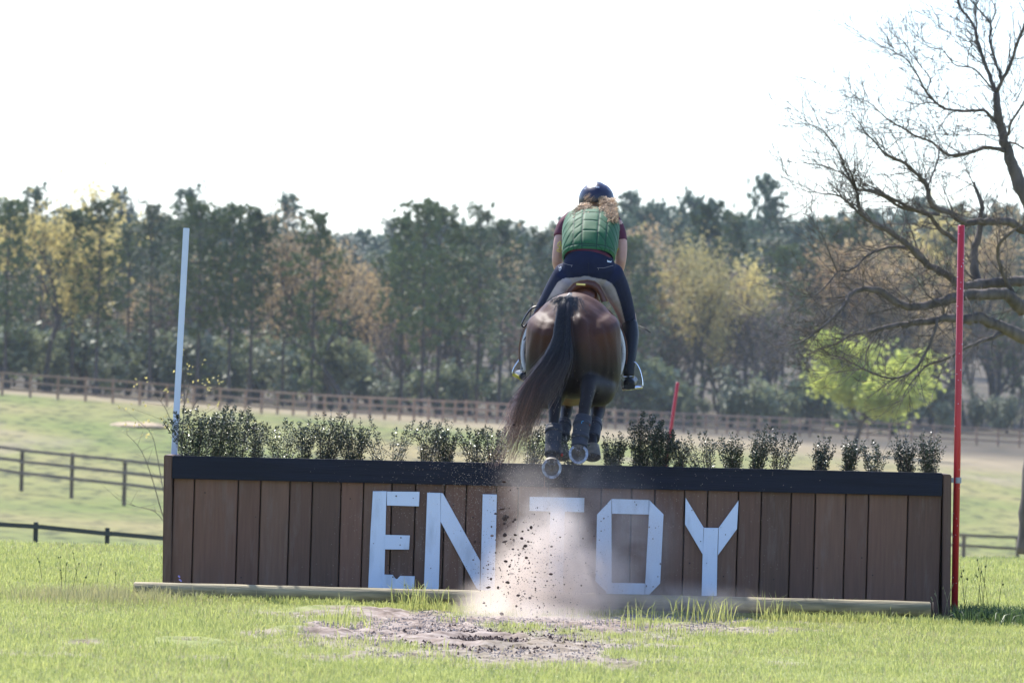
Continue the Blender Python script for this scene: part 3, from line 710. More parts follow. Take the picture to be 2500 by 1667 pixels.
# ------------------------------------------------------------------ fences
def fence(path, post_h, spacing, rails, name, mt, label, post=(.06, .06), rail=(.02, .07), dz=0, lift=0):
    """path: list of (x,y) world; rails: heights"""
    P = [Vector((x, y, 0)) for x, y in path]; seg = [(P[i + 1] - P[i]).length for i in range(len(P) - 1)]; tot = sum(seg)
    def at(s_):
        for i, l in enumerate(seg):
            if s_ <= l or i == len(seg) - 1:
                q = P[i].lerp(P[i + 1], s_ / l); return Vector((q.x, q.y, tz(q.x, q.y) + lift + dz * (q.x - P[0].x) / (P[-1].x - P[0].x)))
            s_ -= l
    n = int(tot / spacing) + 1
    pts = [at(min(i * spacing, tot)) for i in range(n)]
    e = empty(name, pts[0], label, 'fence')
    r2 = random.Random(len(pts))
    mb = MB(); np_ = 0
    for i, p in enumerate(pts):
        pb = MB() if i < 95 else mb
        hh = post_h * r2.uniform(.97, 1.04)
        vs_c = p + Vector((0, 0, hh / 2 - .3)); pb.box(vs_c, (post[0], post[1], hh / 2 + .3))
        if i < 95: put('post', pb.mesh(), mt, e, False)
    if len(mb.v):
        o = put('posts', mb.mesh(), mt, e, False); o['kind'] = 'stuff'
    for rh in rails:
        rb = MB()
        for i in range(len(pts) - 1):
            a = pts[i] + Vector((0, 0, rh + r2.uniform(-.015, .015))); b2 = pts[i + 1] + Vector((0, 0, rh + r2.uniform(-.015, .015)))
            d = b2 - a; u = d.normalized(); sd = Vector((u.y, -u.x, 0)).normalized(); up = sd.cross(u) * -1
            c = (a + b2) / 2 + sd * (post[1] + rail[0] + .002) * (1 if sd.y < 0 else -1)
            rb.box(c, (d.length / 2 - .003, rail[0], rail[1]), Matrix((u, sd, up)).transposed())
        put('rail', rb.mesh(), mt, e, False)
def gx(px, d): return (px - 1250) / FPX * d
fence([(gx(-60, 352), 352 - 37.5), (gx(600, 366), 366 - 37.5), (gx(1100, 392), 392 - 37.5), (gx(1500, 425), 425 - 37.5), (gx(2000, 462), 462 - 37.5), (gx(2600, 474), 474 - 37.5)],
      1.5, 2.15, [.42, .92, 1.42], 'rail_fence', M['fence'], 'long reddish brown three rail fence across the far field before the wood', (.08, .08), (.03, .07))
fence([(gx(-55, 242), 242 - 37.5), (gx(505, 218), 218 - 37.5), (gx(900, 205), 205 - 37.5)], 1.5, 6.0, [.5, .97, 1.44], 'rail_fence', M['fence2'], 'weathered three rail fence in the middle field at the left', (.075, .075), (.03, .06), dz=.25, lift=.25)
fence([(gx(-80, 75), 75 - 37.5), (gx(450, 78.5), 78.5 - 37.5), (gx(600, 80), 80 - 37.5)], 1.5, 1.45, [1.16, 1.47], 'rail_fence', M['blackfence'], 'low black fence just behind the crest of the near grass at the left', (.03, .03), (.02, .03), dz=-.2)
fence([(gx(2100, 220), 220 - 37.5), (gx(2620, 222), 222 - 37.5)], 1.25, 2.2, [.78, 1.2], 'rail_fence', M['fence2'], 'two rail fence low in the field right of the red pole', (.07, .07), (.03, .05))

# ------------------------------------------------------------------ trees
def rv(r2, s_=1): return Vector((r2.gauss(0, s_), r2.gauss(0, s_), r2.gauss(0, s_)))
def needle_clump(mb, c, r2, n, L_, up=.3, wd=.07):
    for i in range(n):
        d = (rv(r2) + Vector((0, 0, up))).normalized(); b_ = d.orthogonal().normalized(); l = L_ * r2.uniform(.6, 1.1)
        o = c + rv(r2, L_ * .25)
        mb.add([o - b_ * wd, o + b_ * wd, o + d * l], [(0, 1, 2)])
def make_pine(seed, H, crown0=.35, wid=.19, sparse=1.0):
    r2 = random.Random(seed); tr = MB(); cr = MB()
    lean = Vector((r2.gauss(0, .012), r2.gauss(0, .012), 1))
    def tp(t): return lean * H * t + Vector((math.sin(t * 4 + seed) * .12, math.cos(t * 3.3 + seed) * .12, 0)) * (t)
    rb = H * .011
    tr.tube([tp(i / 10) for i in range(11)], [rb * (1 - .085 * i) for i in range(11)], 8)
    n = int(62 * sparse)
    for i in range(n):
        t = crown0 + (1 - crown0) * (i / n) ** .9 if r2.random() > .1 else r2.uniform(.12, crown0)
        low = t < crown0
        prof = math.sin(math.pi * min(1, (1 - t) / (1 - crown0) * .62 + .12)) if not low else .45
        L_ = H * wid * prof * r2.uniform(.55, 1.15)
        az = i * 2.4 + r2.uniform(-.5, .5); s_ = tp(t); rise = r2.uniform(-.05, .5) if t < .8 else r2.uniform(.3, 1.0)
        d = Vector((math.cos(az), math.sin(az), rise)).normalized()
        pts = [s_, s_ + d * L_ * .5 + Vector((0, 0, -.03 * L_)), s_ + d * L_ + Vector((0, 0, .12 * L_))]
        tr.tube(pts, [rb * .22, rb * .14, rb * .05], 4, False)
        k = (6 if not low else 2)
        for j in range(k):
            f = .35 + .65 * (j + r2.random()) / k
            c = pts[0].lerp(pts[2], f) + rv(r2, L_ * .13)
            needle_clump(cr, c, r2, 16, H * .021, .5, H * .0046)
    for j in range(5): needle_clump(cr, tp(1) + rv(r2, H * .012) - Vector((0, 0, j * H * .012)), r2, 16, H * .024, .6, H * .0042)
    return tr.mesh(), cr.mesh()
def make_leafy(seed, H, W_, leaf, nleaf, trunkfrac=.3, droop=0, lw=.6, dens=1):
    r2 = random.Random(seed); tr = MB(); cr = MB(); tips = []
    def grow(p, d, L_, r_, lev):
        q = p
        pts = [p]; dd = d.copy()
        for k in range(3):
            dd = (dd + rv(r2, .16) + Vector((0, 0, .06 - droop * lev * .1))).normalized(); q = q + dd * L_ / 3; pts.append(q)
        tr.tube(pts, [r_, r_ * .85, r_ * .72, r_ * .6], 5 if lev < 2 else 3, False)
        if lev >= 3: tips.append((pts, L_)); return
        for k in range(4 if lev else 5):
            az = r2.uniform(0, 6.28); sp = r2.uniform(.45, 1.0) * W_
            nd = (dd + Vector((math.cos(az) * sp, math.sin(az) * sp, r2.uniform(-.1, .35)))).normalized()
            grow(pts[r2.choice((1, 2, 3)) if lev else r2.choice((2, 3))], nd, L_ * r2.uniform(.55, .8), r_ * .5, lev + 1)
    grow(Vector((0, 0, -.2)), Vector((r2.gauss(0, .05), r2.gauss(0, .05), 1)), H * trunkfrac, H * .013, 0)
    zmax = max(p.z for t, _ in tips for p in t); s_ = H / zmax
    M4 = Matrix.Diagonal((s_, s_, s_, 1))
    for pts, L_ in tips:
        for k in range(nleaf):
            c = pts[r2.choice((1, 2, 3))] + rv(r2, L_ * .28) - Vector((0, 0, droop * abs(r2.gauss(0, L_ * .5))))
            for j in range(3):
                q = c + rv(r2, leaf * .8); a = rv(r2).normalized() * leaf * r2.uniform(.5, 1.1); b_ = a.orthogonal().normalized() * leaf * lw
                cr.add([q - b_, q + b_, q + a], [(0, 1, 2)])
    t1 = tr.mesh(); t1.transform(M4); c1 = cr.mesh(); c1.transform(M4); return t1, c1
def protos(fn, n): return [fn(i) for i in range(n)]
PINES = protos(lambda i: make_pine(10 + i, 14, (.3, .42, .36, .5, .28)[i], (.2, .17, .22, .16, .2)[i]), 5)
FARP = protos(lambda i: make_pine(40 + i, 16, (.55, .45, .6)[i], (.17, .15, .2)[i], .8), 3)
ORNG = protos(lambda i: make_leafy(60 + i, 10, (.8, 1.0, .7)[i], .11, 12), 3)
YELL = protos(lambda i: make_leafy(70 + i, 10, (.9, 1.1)[i], .12, 17), 2)
TWIG = protos(lambda i: make_leafy(80 + i, 9, (.6, .8, .7)[i], .07, 6), 3)
BUSH = protos(lambda i: make_leafy(90 + i, 4, (1.2, 1.4, 1.1)[i], .07, 6, .12), 3)
def place(pair, kind, mt, x, d, H, H0, name, label, cat, group=None, wf=1):
    Y = d - 37.5; z = tz(x, Y) - .1
    e = empty(name, (x, Y, z), label, cat, group, rnd.uniform(0, 6.28)); s_ = H / H0; e.scale = (s_ * wf, s_ * wf, s_)
    for nm, me, mm in (('trunk', pair[0], M['bark_bg']), ('crown', pair[1], mt)):
        if len(me.materials) == 0: me.materials.append(mm)
        o = bpy.data.objects.new(nm, me); COL.objects.link(o); o.parent = e
        if me.materials[0] != mm: o.material_slots[0].link = 'OBJECT'; o.material_slots[0].material = mm
def Htop(px, py, d):
    """tree height so that its top shows at py when it stands at px, distance d"""
    p = W(px, py, d - 37.5); return max(p.z - tz(p.x, d - 37.5), 2), p.x
pos = [(25, 498, 404, 0), (105, 560, 420, 2), (186, 524, 410, 1), (245, 498, 400, 0), (320, 560, 425, 4), (377, 508, 405, 3), (440, 545, 430, 1), (492, 506, 408, 2), (571, 510, 408, 0), (619, 524, 412, 3), (700, 590, 425, 1), (770, 532, 409, 4),
       (990, 540, 428, 1), (1040, 506, 415, 0), (1078, 512, 420, 2), (1174, 516, 425, 4), (1130, 560, 445, 1), (1230, 545, 445, 3), (1330, 570, 450, 2), (1530, 590, 460, 0), (1580, 606, 480, 4), (1480, 600, 475, 2),
       (1700, 700, 500, 1), (1762, 655, 500, 0), (1830, 650, 500, 3), (1855, 680, 500, 2), (1916, 610, 505, 0), (1965, 640, 510, 1), (1640, 770, 495, 3), (2075, 680, 520, 4), (2150, 740, 520, 1), (2480, 700, 520, 0), (2380, 720, 530, 3), (2230, 700, 530, 2)]
for i, (px, py, d, k) in enumerate(pos):
    H, x = Htop(px, py, d)
    side_ = 'left part' if px < 850 else ('middle' if px < 1400 else 'right part')
    place(PINES[k], 'pine', M['pine'], x, d, H, 14, 'pine_tree', 'tall dark pine at the front edge of the wood, %s of the photo' % side_, 'pine tree', 'dark pines at the wood edge, ' + side_)
feat = [(122, 482, 408, YELL[0], 'yellow', 10, 'yellow green tree rising above the pines near the left edge', 1.0), (200, 450, 440, YELL[1], 'yellow', 10, 'tallest pale yellow thin crowned tree above the wood at the left', .9),
        (862, 524, 420, ORNG[0], 'orange', 10, 'broad orange leafed tree in a gap between the pines left of centre', 1.0), (820, 590, 425, ORNG[1], 'orange', 10, 'russet tree below the broad orange tree left of centre', .9),
        (1690, 560, 488, YELL[0], 'yellow', 10, 'large round yellow tree right of the rider', 1.0), (1600, 590, 492, YELL[1], 'yellow', 10, 'smaller yellow tree against the left side of the large round yellow tree', .9),
        (2064, 598, 508, ORNG[1], 'orange', 10, 'orange yellow tree behind the bare tree branches', 1.1), (2176, 515, 545, YELL[1], 'yellow', 10, 'high yellow tree on the ridge behind the bare tree', 1.0), (1820, 622, 497, YELL[0], 'yellow', 10, 'small yellow tree left of the tall dark pines at right', .8),
        (2290, 560, 535, ORNG[2], 'orange', 10, 'orange tree on the ridge left of the red pole top', 1.0), (2440, 530, 540, ORNG[0], 'orange', 10, 'orange tree high on the ridge at the right edge', 1.0)]
for px, py, d, pr, mt, h0, lb, wf in feat:
    H, x = Htop(px, py, d); place(pr, mt, M[mt], x, d, H, h0, 'deciduous_tree', lb, 'tree', None, wf)
tp_ = [(1877, 448, 560, 0, 'tallest lone pine rising above the ridge right of the rider', .8), (705, 485, 560, 1, 'lone pine crown above the wood between white pole and centre', .9), (465, 470, 560, 2, 'pine crown showing above the wood just right of the white pole', .9), (305, 472, 540, 0, 'pine crown above the wood left of the white pole', .8),
       (1540, 480, 640, 1, 'pine crown on the ridge close right of the rider helmet', 1), (90, 466, 520, 2, 'small pine top beside the yellow green tree at left', .8)]
for px, py, d, k, lb, wf in tp_:
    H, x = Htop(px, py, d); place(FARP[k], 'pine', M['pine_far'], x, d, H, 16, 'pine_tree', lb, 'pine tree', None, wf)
# ridge line behind: skyline height by photo x
SKX = [-100, 0, 250, 400, 600, 700, 800, 900, 1000, 1250, 1350, 1500, 1650, 1750, 1800, 1950, 2050, 2200, 2400, 2600]
SKY_ = [500, 515, 530, 520, 535, 540, 560, 560, 550, 530, 560, 505, 496, 500, 520, 525, 530, 500, 520, 520]
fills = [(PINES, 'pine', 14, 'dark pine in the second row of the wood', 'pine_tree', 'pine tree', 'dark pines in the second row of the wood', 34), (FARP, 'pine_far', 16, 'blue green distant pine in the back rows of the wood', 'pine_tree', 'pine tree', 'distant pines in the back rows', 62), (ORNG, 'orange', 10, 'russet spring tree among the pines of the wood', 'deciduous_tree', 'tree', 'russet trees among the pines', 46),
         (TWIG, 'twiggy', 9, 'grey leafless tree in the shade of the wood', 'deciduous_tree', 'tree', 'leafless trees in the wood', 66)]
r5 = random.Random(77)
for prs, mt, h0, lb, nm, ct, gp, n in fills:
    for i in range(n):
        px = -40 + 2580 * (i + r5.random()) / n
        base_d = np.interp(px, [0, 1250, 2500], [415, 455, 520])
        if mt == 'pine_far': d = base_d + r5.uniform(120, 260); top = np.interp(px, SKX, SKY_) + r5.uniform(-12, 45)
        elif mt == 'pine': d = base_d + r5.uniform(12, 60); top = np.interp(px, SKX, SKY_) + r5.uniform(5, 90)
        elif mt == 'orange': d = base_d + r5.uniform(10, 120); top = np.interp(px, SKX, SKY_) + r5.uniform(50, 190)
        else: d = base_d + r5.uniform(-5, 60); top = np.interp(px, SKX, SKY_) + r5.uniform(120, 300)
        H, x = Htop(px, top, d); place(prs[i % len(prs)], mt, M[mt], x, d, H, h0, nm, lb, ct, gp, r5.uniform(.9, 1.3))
for i in range(52):
    px = -40 + 2580 * (i + r5.random()) / 52; d = np.interp(px, [0, 1250, 2500], [402, 440, 500]) + r5.uniform(0, 30); H = r5.uniform(2.2, 5.5)
    place(BUSH[i % 3], 'bush', M['bush'], gx(px, d), d, H, 4, 'understory_bush', 'grey green bush in the undergrowth at the foot of the wood', 'bush', 'bushes at the foot of the wood', r5.uniform(.8, 1.2))
# far wood mass behind
mb = MB(); r6 = random.Random(8)
for i in range(420):
    px = -900 + 4300 * r6.random(); d = r6.uniform(760, 1000); x = gx(px, d); z0 = tz(x, d - 37.5)
    top = np.interp(px, SKX, SKY_) + r6.uniform(10, 60); Ht = max(W(px, top, d - 37.5).z - z0, 6)
    for k in range(9):
        c = Vector((x + r6.gauss(0, 2.2), d - 37.5 + r6.gauss(0, 2), z0 + Ht * r6.uniform(.25, .96)))
        needle_clump(mb, c, r6, 14, 2.0, .3, .5)
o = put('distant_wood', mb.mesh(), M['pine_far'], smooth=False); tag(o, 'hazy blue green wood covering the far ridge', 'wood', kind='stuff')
mb = MB()
for i in range(300):   # the same wood carried on to both sides of what the photo shows
    px = r6.uniform(-3000, -80) if i % 2 else r6.uniform(2580, 5500); d = r6.uniform(430, 560); x = gx(px, d); z0 = tz(x, d - 37.5); Ht = r6.uniform(10, 16)
    for k in range(10):
        c = Vector((x + r6.gauss(0, 1.8), d - 37.5 + r6.gauss(0, 2), z0 + Ht * r6.uniform(.12, .96))); needle_clump(mb, c, r6, 16, 1.3, .3, .3)
o = put('side_wood', mb.mesh(), M['pine'], smooth=False); tag(o, 'dense wood continuing beyond both edges of the view', 'wood', kind='stuff')
# lime green tree in the field
wl = make_leafy(201, 6, 1.15, .10, 44, .26, .35)
d = 395; H, x = Htop(2100, 815, d); wf = 1.1
place(wl, 'lime', M['lime'], x, d, H, 6, 'leafy_tree', 'round lime green tree standing alone before the wood at right', 'tree', None, wf)

# ------------------------------------------------------------------ bare tree at the right
def A1(x, y): return (1850 + .3826 * x, .3826 * y)
def A8(x, y): return (1500 + .4337 * x, 420 + .4337 * y)
TY = 21.0
def limb3(pts2, y0, y1, r0, r1):
    n = len(pts2); return [(W(px, py, y0 + (y1 - y0) * i / (n - 1)), r0 + (r1 - r0) * i / (n - 1)) for i, (px, py) in enumerate(pts2)]
trk = []
base = W(2517, 1352, TY); gz = tz(base.x, TY)
limbs = [
 ([(2512, 1352), (2518, 1250), (2528, 1120), (2548, 1000), (2562, 880), (2566, 760), (2556, 640), (2530, 540), (2500, 470), (2476, 418)] + [A1(x, y) for x, y in ((1610, 1000), (1565, 870), (1530, 700), (1520, 590))], TY, TY, .16, .036),
 ([A1(*p) for p in ((1520, 590), (1480, 480), (1440, 380), (1400, 260), (1385, 180), (1340, 110), (1290, 50), (1265, -30), (1200, -120))], TY, TY + .4, .028, .010),
 ([A1(*p) for p in ((1510, 590), (1440, 500), (1380, 440), (1340, 430), (1260, 415), (1220, 370), (1180, 320), (1130, 310), (1060, 285), (1000, 240))], TY, TY - .6, .012, .004),
 ([A1(*p) for p in ((1525, 590), (1560, 510), (1610, 420), (1640, 330), (1665, 250), (1699, 160), (1720, 60), (1740, -60))], TY, TY - .3, .026, .012),
 ([A1(*p) for p in ((1555, 510), (1530, 430), (1500, 340), (1480, 250), (1490, 180), (1460, 120), (1400, 50), (1340, -20))], TY, TY + .3, .020, .008),
 ([A1(*p) for p in ((1395, 200), (1400, 150), (1385, 80), (1410, 0), (1430, -60))], TY + .2, TY + .5, .009, .005),
 ([A1(*p) for p in ((1490, 140), (1520, 70), (1490, 0), (1470, -60))], TY + .2, TY, .009, .005),
 ([A1(*p) for p in ((1340, 430), (1345, 330), (1370, 250), (1330, 180))], TY - .2, TY - .5, .008, .003),
 ([A1(*p) for p in ((1340, 310), (1290, 290), (1230, 220), (1130, 170))], TY - .2, TY - .5, .006, .003),
 ([A1(*p) for p in ((1520, 780), (1480, 740), (1440, 705), (1360, 710), (1250, 705), (1180, 690), (1130, 650), (1070, 580), (1030, 500), (980, 420), (950, 380), (900, 350), (830, 310), (750, 280), (680, 250))], TY, TY - 1.2, .022, .003),
 ([A1(*p) for p in ((1150, 665), (1090, 655), (1030, 665), (960, 655), (900, 640))], TY - .8, TY - 1, .010, .003),
 ([A1(*p) for p in ((1085, 575), (1100, 510), (1080, 470), (1030, 410), (980, 340), (930, 270), (870, 230))], TY - .8, TY - .4, .010, .003),
 ([A1(*p) for p in ((1550, 870), (1400, 860), (1220, 865), (1190, 830), (1110, 740))], TY, TY - .8, .008, .003),
 ([A1(*p) for p in ((1575, 850), (1600, 860), (1620, 780), (1699, 650), (1760, 560))], TY, TY - .8, .020, .010),
 ([A1(*p) for p in ((1610, 910), (1650, 920), (1720, 960))], TY, TY - .5, .016, .010),
 ([A1(*p) for p in ((1690, 560), (1650, 640), (1620, 640), (1670, 570), (1640, 520))], TY - .6, TY - .8, .008, .004),
 ([A1(*p) for p in ((1590, 970), (1530, 950), (1440, 945), (1380, 965), (1300, 985), (1240, 990), (1180, 970), (1140, 930), (1080, 895), (1000, 865), (930, 820), (850, 775), (780, 720), (730, 670), (650, 630), (560, 620))], TY, TY - 1.4, .027, .003),
 ([A1(*p) for p in ((1150, 930), (1155, 1000), (1120, 1100), (1090, 1180))], TY - .7, TY - 1.2, .010, .010),
 ([A1(*p) for p in ((1750, 1500), (1660, 1450), (1600, 1412), (1500, 1415), (1400, 1415), (1320, 1425), (1250, 1370), (1130, 1320), (1095, 1270), (1080, 1180), (1040, 1140), (980, 1080), (930, 1035), (860, 1010), (810, 980), (760, 920), (700, 860), (650, 790), (590, 720))], TY, TY - 1.6, .045, .003),
 ([A1(*p) for p in ((1150, 1370), (1080, 1360), (980, 1330), (900, 1290), (820, 1250), (730, 1215), (640, 1215), (610, 1190), (560, 1080), (540, 1020), (490, 930), (430, 850), (350, 800), (230, 790))], TY - .6, TY - 1.9, .020, .003),
 ([A8(*p) for p in ((2306, 612), (2200, 620), (2100, 625), (2000, 640), (1930, 630), (1900, 600), (1830, 560), (1760, 520), (1700, 460), (1640, 400), (1560, 340), (1500, 310), (1420, 260), (1380, 200), (1370, 130), (1350, 60), (1330, 0))], TY, TY - 1.4, .055, .010),
 ([A1(*p) for p in ((700, 1400), (660, 1370), (580, 1300), (520, 1250), (440, 1240), (380, 1230), (290, 1215), (200, 1160))], TY - 1.1, TY - 1.8, .014, .003),
 ([A1(*p) for p in ((650, 1360), (635, 1280), (620, 1200), (570, 1130), (480, 1080), (380, 1050), (240, 1040))], TY - 1.1, TY - 1.5, .012, .003),
 ([A8(*p) for p in ((1930, 390), (1830, 320), (1760, 240), (1620, 200), (1500, 130), (1380, 100))], TY - .3, TY - 1.2, .026, .012),
 ([A8(*p) for p in ((2120, 690), (2040, 600), (2030, 480), (2045, 360), (2070, 200), (2020, 60))], TY, TY + .3, .060, .016),
 ([A8(*p) for p in ((1760, 520), (1700, 440), (1600, 420), (1520, 430), (1440, 460), (1370, 520), (1320, 555), (1260, 560), (1200, 630), (1130, 690), (1060, 680), (1000, 640))], TY - .3, TY - 1.6, .020, .004),
 ([A8(*p) for p in ((1255, 560), (1220, 480), (1190, 400), (1150, 330), (1080, 270))], TY - 1.2, TY - 1.6, .010, .003),
 ([(2566, 760)] + [A8(*p) for p in ((2306, 760), (2260, 740), (2210, 690), (2120, 690), (2000, 692), (1930, 705), (1800, 740), (1700, 760), (1600, 740), (1500, 670), (1400, 660), (1330, 690), (1300, 740), (1260, 790), (1150, 890), (1060, 950), (940, 990))], TY, TY - 1.8, .075, .004),
 ([(2566, 850)] + [A8(*p) for p in ((2306, 930), (2220, 890), (2130, 850), (2050, 820), (1980, 830), (1900, 820), (1820, 830), (1700, 845), (1600, 860), (1500, 880), (1420, 900), (1330, 920), (1240, 970), (1150, 990))], TY, TY - 1.5, .072, .004),
 ([A8(*p) for p in ((1820, 830), (1800, 900), (1760, 1000), (1700, 1100), (1620, 1150), (1550, 1160), (1450, 1130), (1350, 1080), (1270, 1040), (1200, 1020), (1140, 940))], TY - .8, TY - 1.5, .018, .004),
 ([A8(*p) for p in ((2200, 900), (2100, 940), (2000, 980), (1870, 1050), (1760, 1090), (1700, 1150), (1640, 1230))], TY - .2, TY - 1.2, .026, .004),
 ([A8(*p) for p in ((1500, 870), (1420, 1010), (1400, 1100), (1230, 1130), (1120, 1180))], TY - .9, TY - 1.5, .008, .003),
 ([A8(*p) for p in ((1980, 820), (1860, 830), (1850, 760), (1760, 690), (1700, 600), (1660, 560))], TY - .5, TY - 1.2, .012, .004),
 ([A8(*p) for p in ((2290, 800), (2250, 700), (2180, 560), (2160, 420), (2250, 330), (2306, 300))], TY, TY - .8, .030, .012),
 ([A8(*p) for p in ((1600, 760), (1500, 780), (1430, 800), (1400, 860), (1300, 960))], TY - .9, TY - 1.5, .010, .003),
]
te = empty('bare_tree', (base.x, TY, gz), 'leafless dark tree with spreading twigs at the right edge', 'tree')
tb = MB(); bb = MB(); tw = MB(); r7 = random.Random(31)
def twig(p, d, L_, r_, lev):
    pts = [p]; q = p; dd = d.copy(); n = 4
    for k in range(n):
        dd = (dd + rv(r7, .13) + Vector((0, 0, .03))).normalized(); q = q + dd * L_ / n; pts.append(q)
    tw.tube(pts, [max(r_ * (1 - .18 * k), .0019) for k in range(n + 1)], 4 if lev == 0 else 3, False)
    if lev < 2:
        for k in range(3 if lev == 0 else 2):
            j = r7.choice((1, 2, 3, 4)); nd = (dd * .9 + rv(r7, .42) + Vector((0, 0, .10))).normalized()
            twig(pts[j], nd, L_ * r7.uniform(.4, .7), r_ * .6, lev + 1)
for li, (p2, y0, y1, r0, r1) in enumerate(limbs):
    L3 = limb3(p2, y0, y1, r0 * (.85 if li < 18 else 1.0), r1 * .9)
    K = catmull([(*p, r_) for p, r_ in L3], 4)
    pts = [Vector(k[:3]) + rv(r7, min(k[3] * .18, .006)) for k in K]; rad = [max(k[3], .002) * r7.uniform(.92, 1.08) for k in K]
    (tb if li == 0 else bb).tube(pts, rad, 12 if r0 > .03 else 7, True)
    cum = 0
    for i in range(2, len(pts)):
        sl_ = (pts[i] - pts[i - 1]).length; cum += sl_
        rr = rad[i]
        if li == 0 and i < 36: continue
        if rr < .055 and r7.random() < sl_ / (.046 if li < 17 else .036):
            t = (pts[i] - pts[i - 1]).normalized(); nd = (t * .8 + rv(r7, .45) + Vector((-.12, 0, .12 if pts[i].z > 3 else -.05))).normalized()
            twig(pts[i], nd, r7.uniform(.16, .58), min(max(rr * .4, .003), .006), 0)
put('trunk', tb.mesh(), M['bark'], te); put('branches', bb.mesh(), M['bark'], te); put('twigs', tw.mesh(), M['bark'], te)

# sapling at the left of the jump
sp = empty('sapling', W(415, 1400, 20), 'thin bare sapling with a few yellow leaves behind the white pole', 'sapling')
tb = MB(); lf = MB()
SL = [([(418, 1420), (432, 1250), (442, 1100), (450, 980), (446, 900)], .010, .004), ([(425, 1330), (395, 1250), (372, 1170), (345, 1100), (310, 1060)], .007, .002), ([(430, 1290), (400, 1200), (385, 1120), (370, 1060), (340, 1030)], .006, .002),
      ([(440, 1120), (425, 1050), (400, 990), (370, 960)], .005, .002), ([(446, 1050), (480, 980), (520, 950), (555, 935)], .005, .002), ([(448, 1000), (462, 940), (470, 890)], .004, .002), ([(410, 1290), (380, 1250), (330, 1235), (290, 1220)], .004, .0015), ([(435, 1180), (470, 1080), (500, 1010)], .005, .002)]
for p2, r0, r1 in SL:
    K = catmull([(*W(x, y, 20 + rnd.uniform(-.1, .1)), r0 + (r1 - r0) * i / (len(p2) - 1)) for i, (x, y) in enumerate(p2)], 4)
    pts = [Vector(k[:3]) for k in K]; tb.tube(pts, [k[3] for k in K], 5)
    for i in range(2, len(pts)):
        if rnd.random() < .8:
            q = pts[i] + Vector((rnd.gauss(0, .14), rnd.gauss(0, .1), rnd.uniform(-.02, .16))); tb.tube([pts[i], q], [.0022, .001], 3, False)
            if pts[i].z > W(0, 1075, 20).z:
                for k in range(3):
                    c = q + rv(rnd, .025); a = rv(rnd).normalized() * .016; b_ = a.orthogonal().normalized() * .012
                    lf.add([c - a, c + b_, c + a, c - b_], [(0, 1, 2, 3)])
put('stem', tb.mesh(), M['bark'], sp); put('leaves', lf.mesh(), M['yellow'], sp, False)
# straw heap in the field
hd = min(range(200, 330), key=lambda q: abs(float(proj(gx(340, q), q - 37.5, tz(gx(340, q), q - 37.5))[1]) - 1040))
hx = gx(340, hd); hy = hd - 37.5; zz = tz(hx, hy)
mb = MB(); ellipsoid(mb, (0, 0, 0), (1.35, 2.2, .20), 44)
me = mb.mesh()
for v in me.vertices:
    k = .5 + 1.0 * float(fbm(v.co.x * 2.4 + 5, v.co.y * 1.5, 4, 6)); v.co.z *= k * 1.1; v.co.x *= .8 + .4 * k; v.co += Vector((rnd.gauss(0, .03), rnd.gauss(0, .03), rnd.gauss(0, .02))) + Vector((hx, hy, zz))
o = put('hay_heap', me, M['hay']); tag(o, 'low pale straw heap lying in the far field left of the white pole', 'straw heap')

# ------------------------------------------------------------------ the horse
def w4(px, py, Y, rs, ro): p = W(px, py, Y); return (p.x, p.y, p.z, rs, ro)
hx0 = W(1402, 850, .1).x
hb = MB()
def lerp3(a, b, t): return a + (b - a) * t
trunk = [(-.13, 1.79, .10, .13), (-.05, 1.76, .20, .25), (.08, 1.72, .275, .325), (.28, 1.70, .31, .355), (.5, 1.70, .285, .325), (.75, 1.68, .28, .32), (1.0, 1.66, .28, .33), (1.3, 1.66, .24, .36), (1.5, 1.69, .19, .28), (1.62, 1.71, .1, .16)]
loft(hb, [(hx0 + .0, y, z, rx, rz) for y, z, rx, rz in trunk], n=28, k=5, capk=.3)
# neck and head stretched forward
loft(hb, [(hx0, 1.35, 1.80, .15, .28), (hx0 + .01, 1.6, 1.98, .10, .22), (hx0 + .02, 1.85, 2.13, .075, .17), (hx0 + .03, 2.05, 2.2, .07, .13)], n=20, k=4)
loft(hb, [(hx0 + .03, 2.05, 2.2, .085, .12), (hx0 + .03, 2.2, 2.1, .095, .12), (hx0 + .03, 2.38, 1.95, .065, .085), (hx0 + .03, 2.52, 1.83, .055, .06), (hx0 + .03, 2.58, 1.78, .045, .045)], n=18, k=4)
for sg in (-1, 1): loft(hb, [(hx0 + .03 + sg * .05, 2.02, 2.27, .028, .018), (hx0 + .03 + sg * .06, 2.02, 2.34, .024, .012), (hx0 + .03 + sg * .065, 2.03, 2.40, .006, .005)], n=10)
# hind quarters and legs
HL = [w4(1346, 800, .13, .165, .26), w4(1340, 860, .17, .16, .24), w4(1337, 910, .22, .145, .2), w4(1340, 945, .2, .12, .15), w4(1347, 962, .05, .095, .10), w4(1353, 968, -.1, .056, .07), w4(1354, 990, -.17, .044, .052), w4(1352, 1030, -.24, .036, .04), w4(1350, 1070, -.31, .034, .037), w4(1349, 1098, -.35, .038, .042), w4(1348, 1120, -.39, .034, .036), w4(1347, 1132, -.41, .045, .045)]
HR = [w4(1454, 800, .13, .165, .26), w4(1463, 860, .17, .15, .24), w4(1468, 905, .24, .135, .2), w4(1466, 935, .24, .12, .155), w4(1454, 946, .10, .118, .125), w4(1444, 942, -.02, .085, .09), w4(1436, 941, -.1, .062, .075), w4(1432, 968, -.17, .046, .054), w4(1425, 1010, -.24, .038, .042), w4(1417, 1058, -.31, .035, .037), w4(1415, 1084, -.35, .039, .042), w4(1413, 1102, -.38, .036, .038), w4(1412, 1108, -.40, .045, .045)]
loft(hb, HL, n=20, k=4, capk=.4); loft(hb, HR, n=20, k=4, capk=.4)
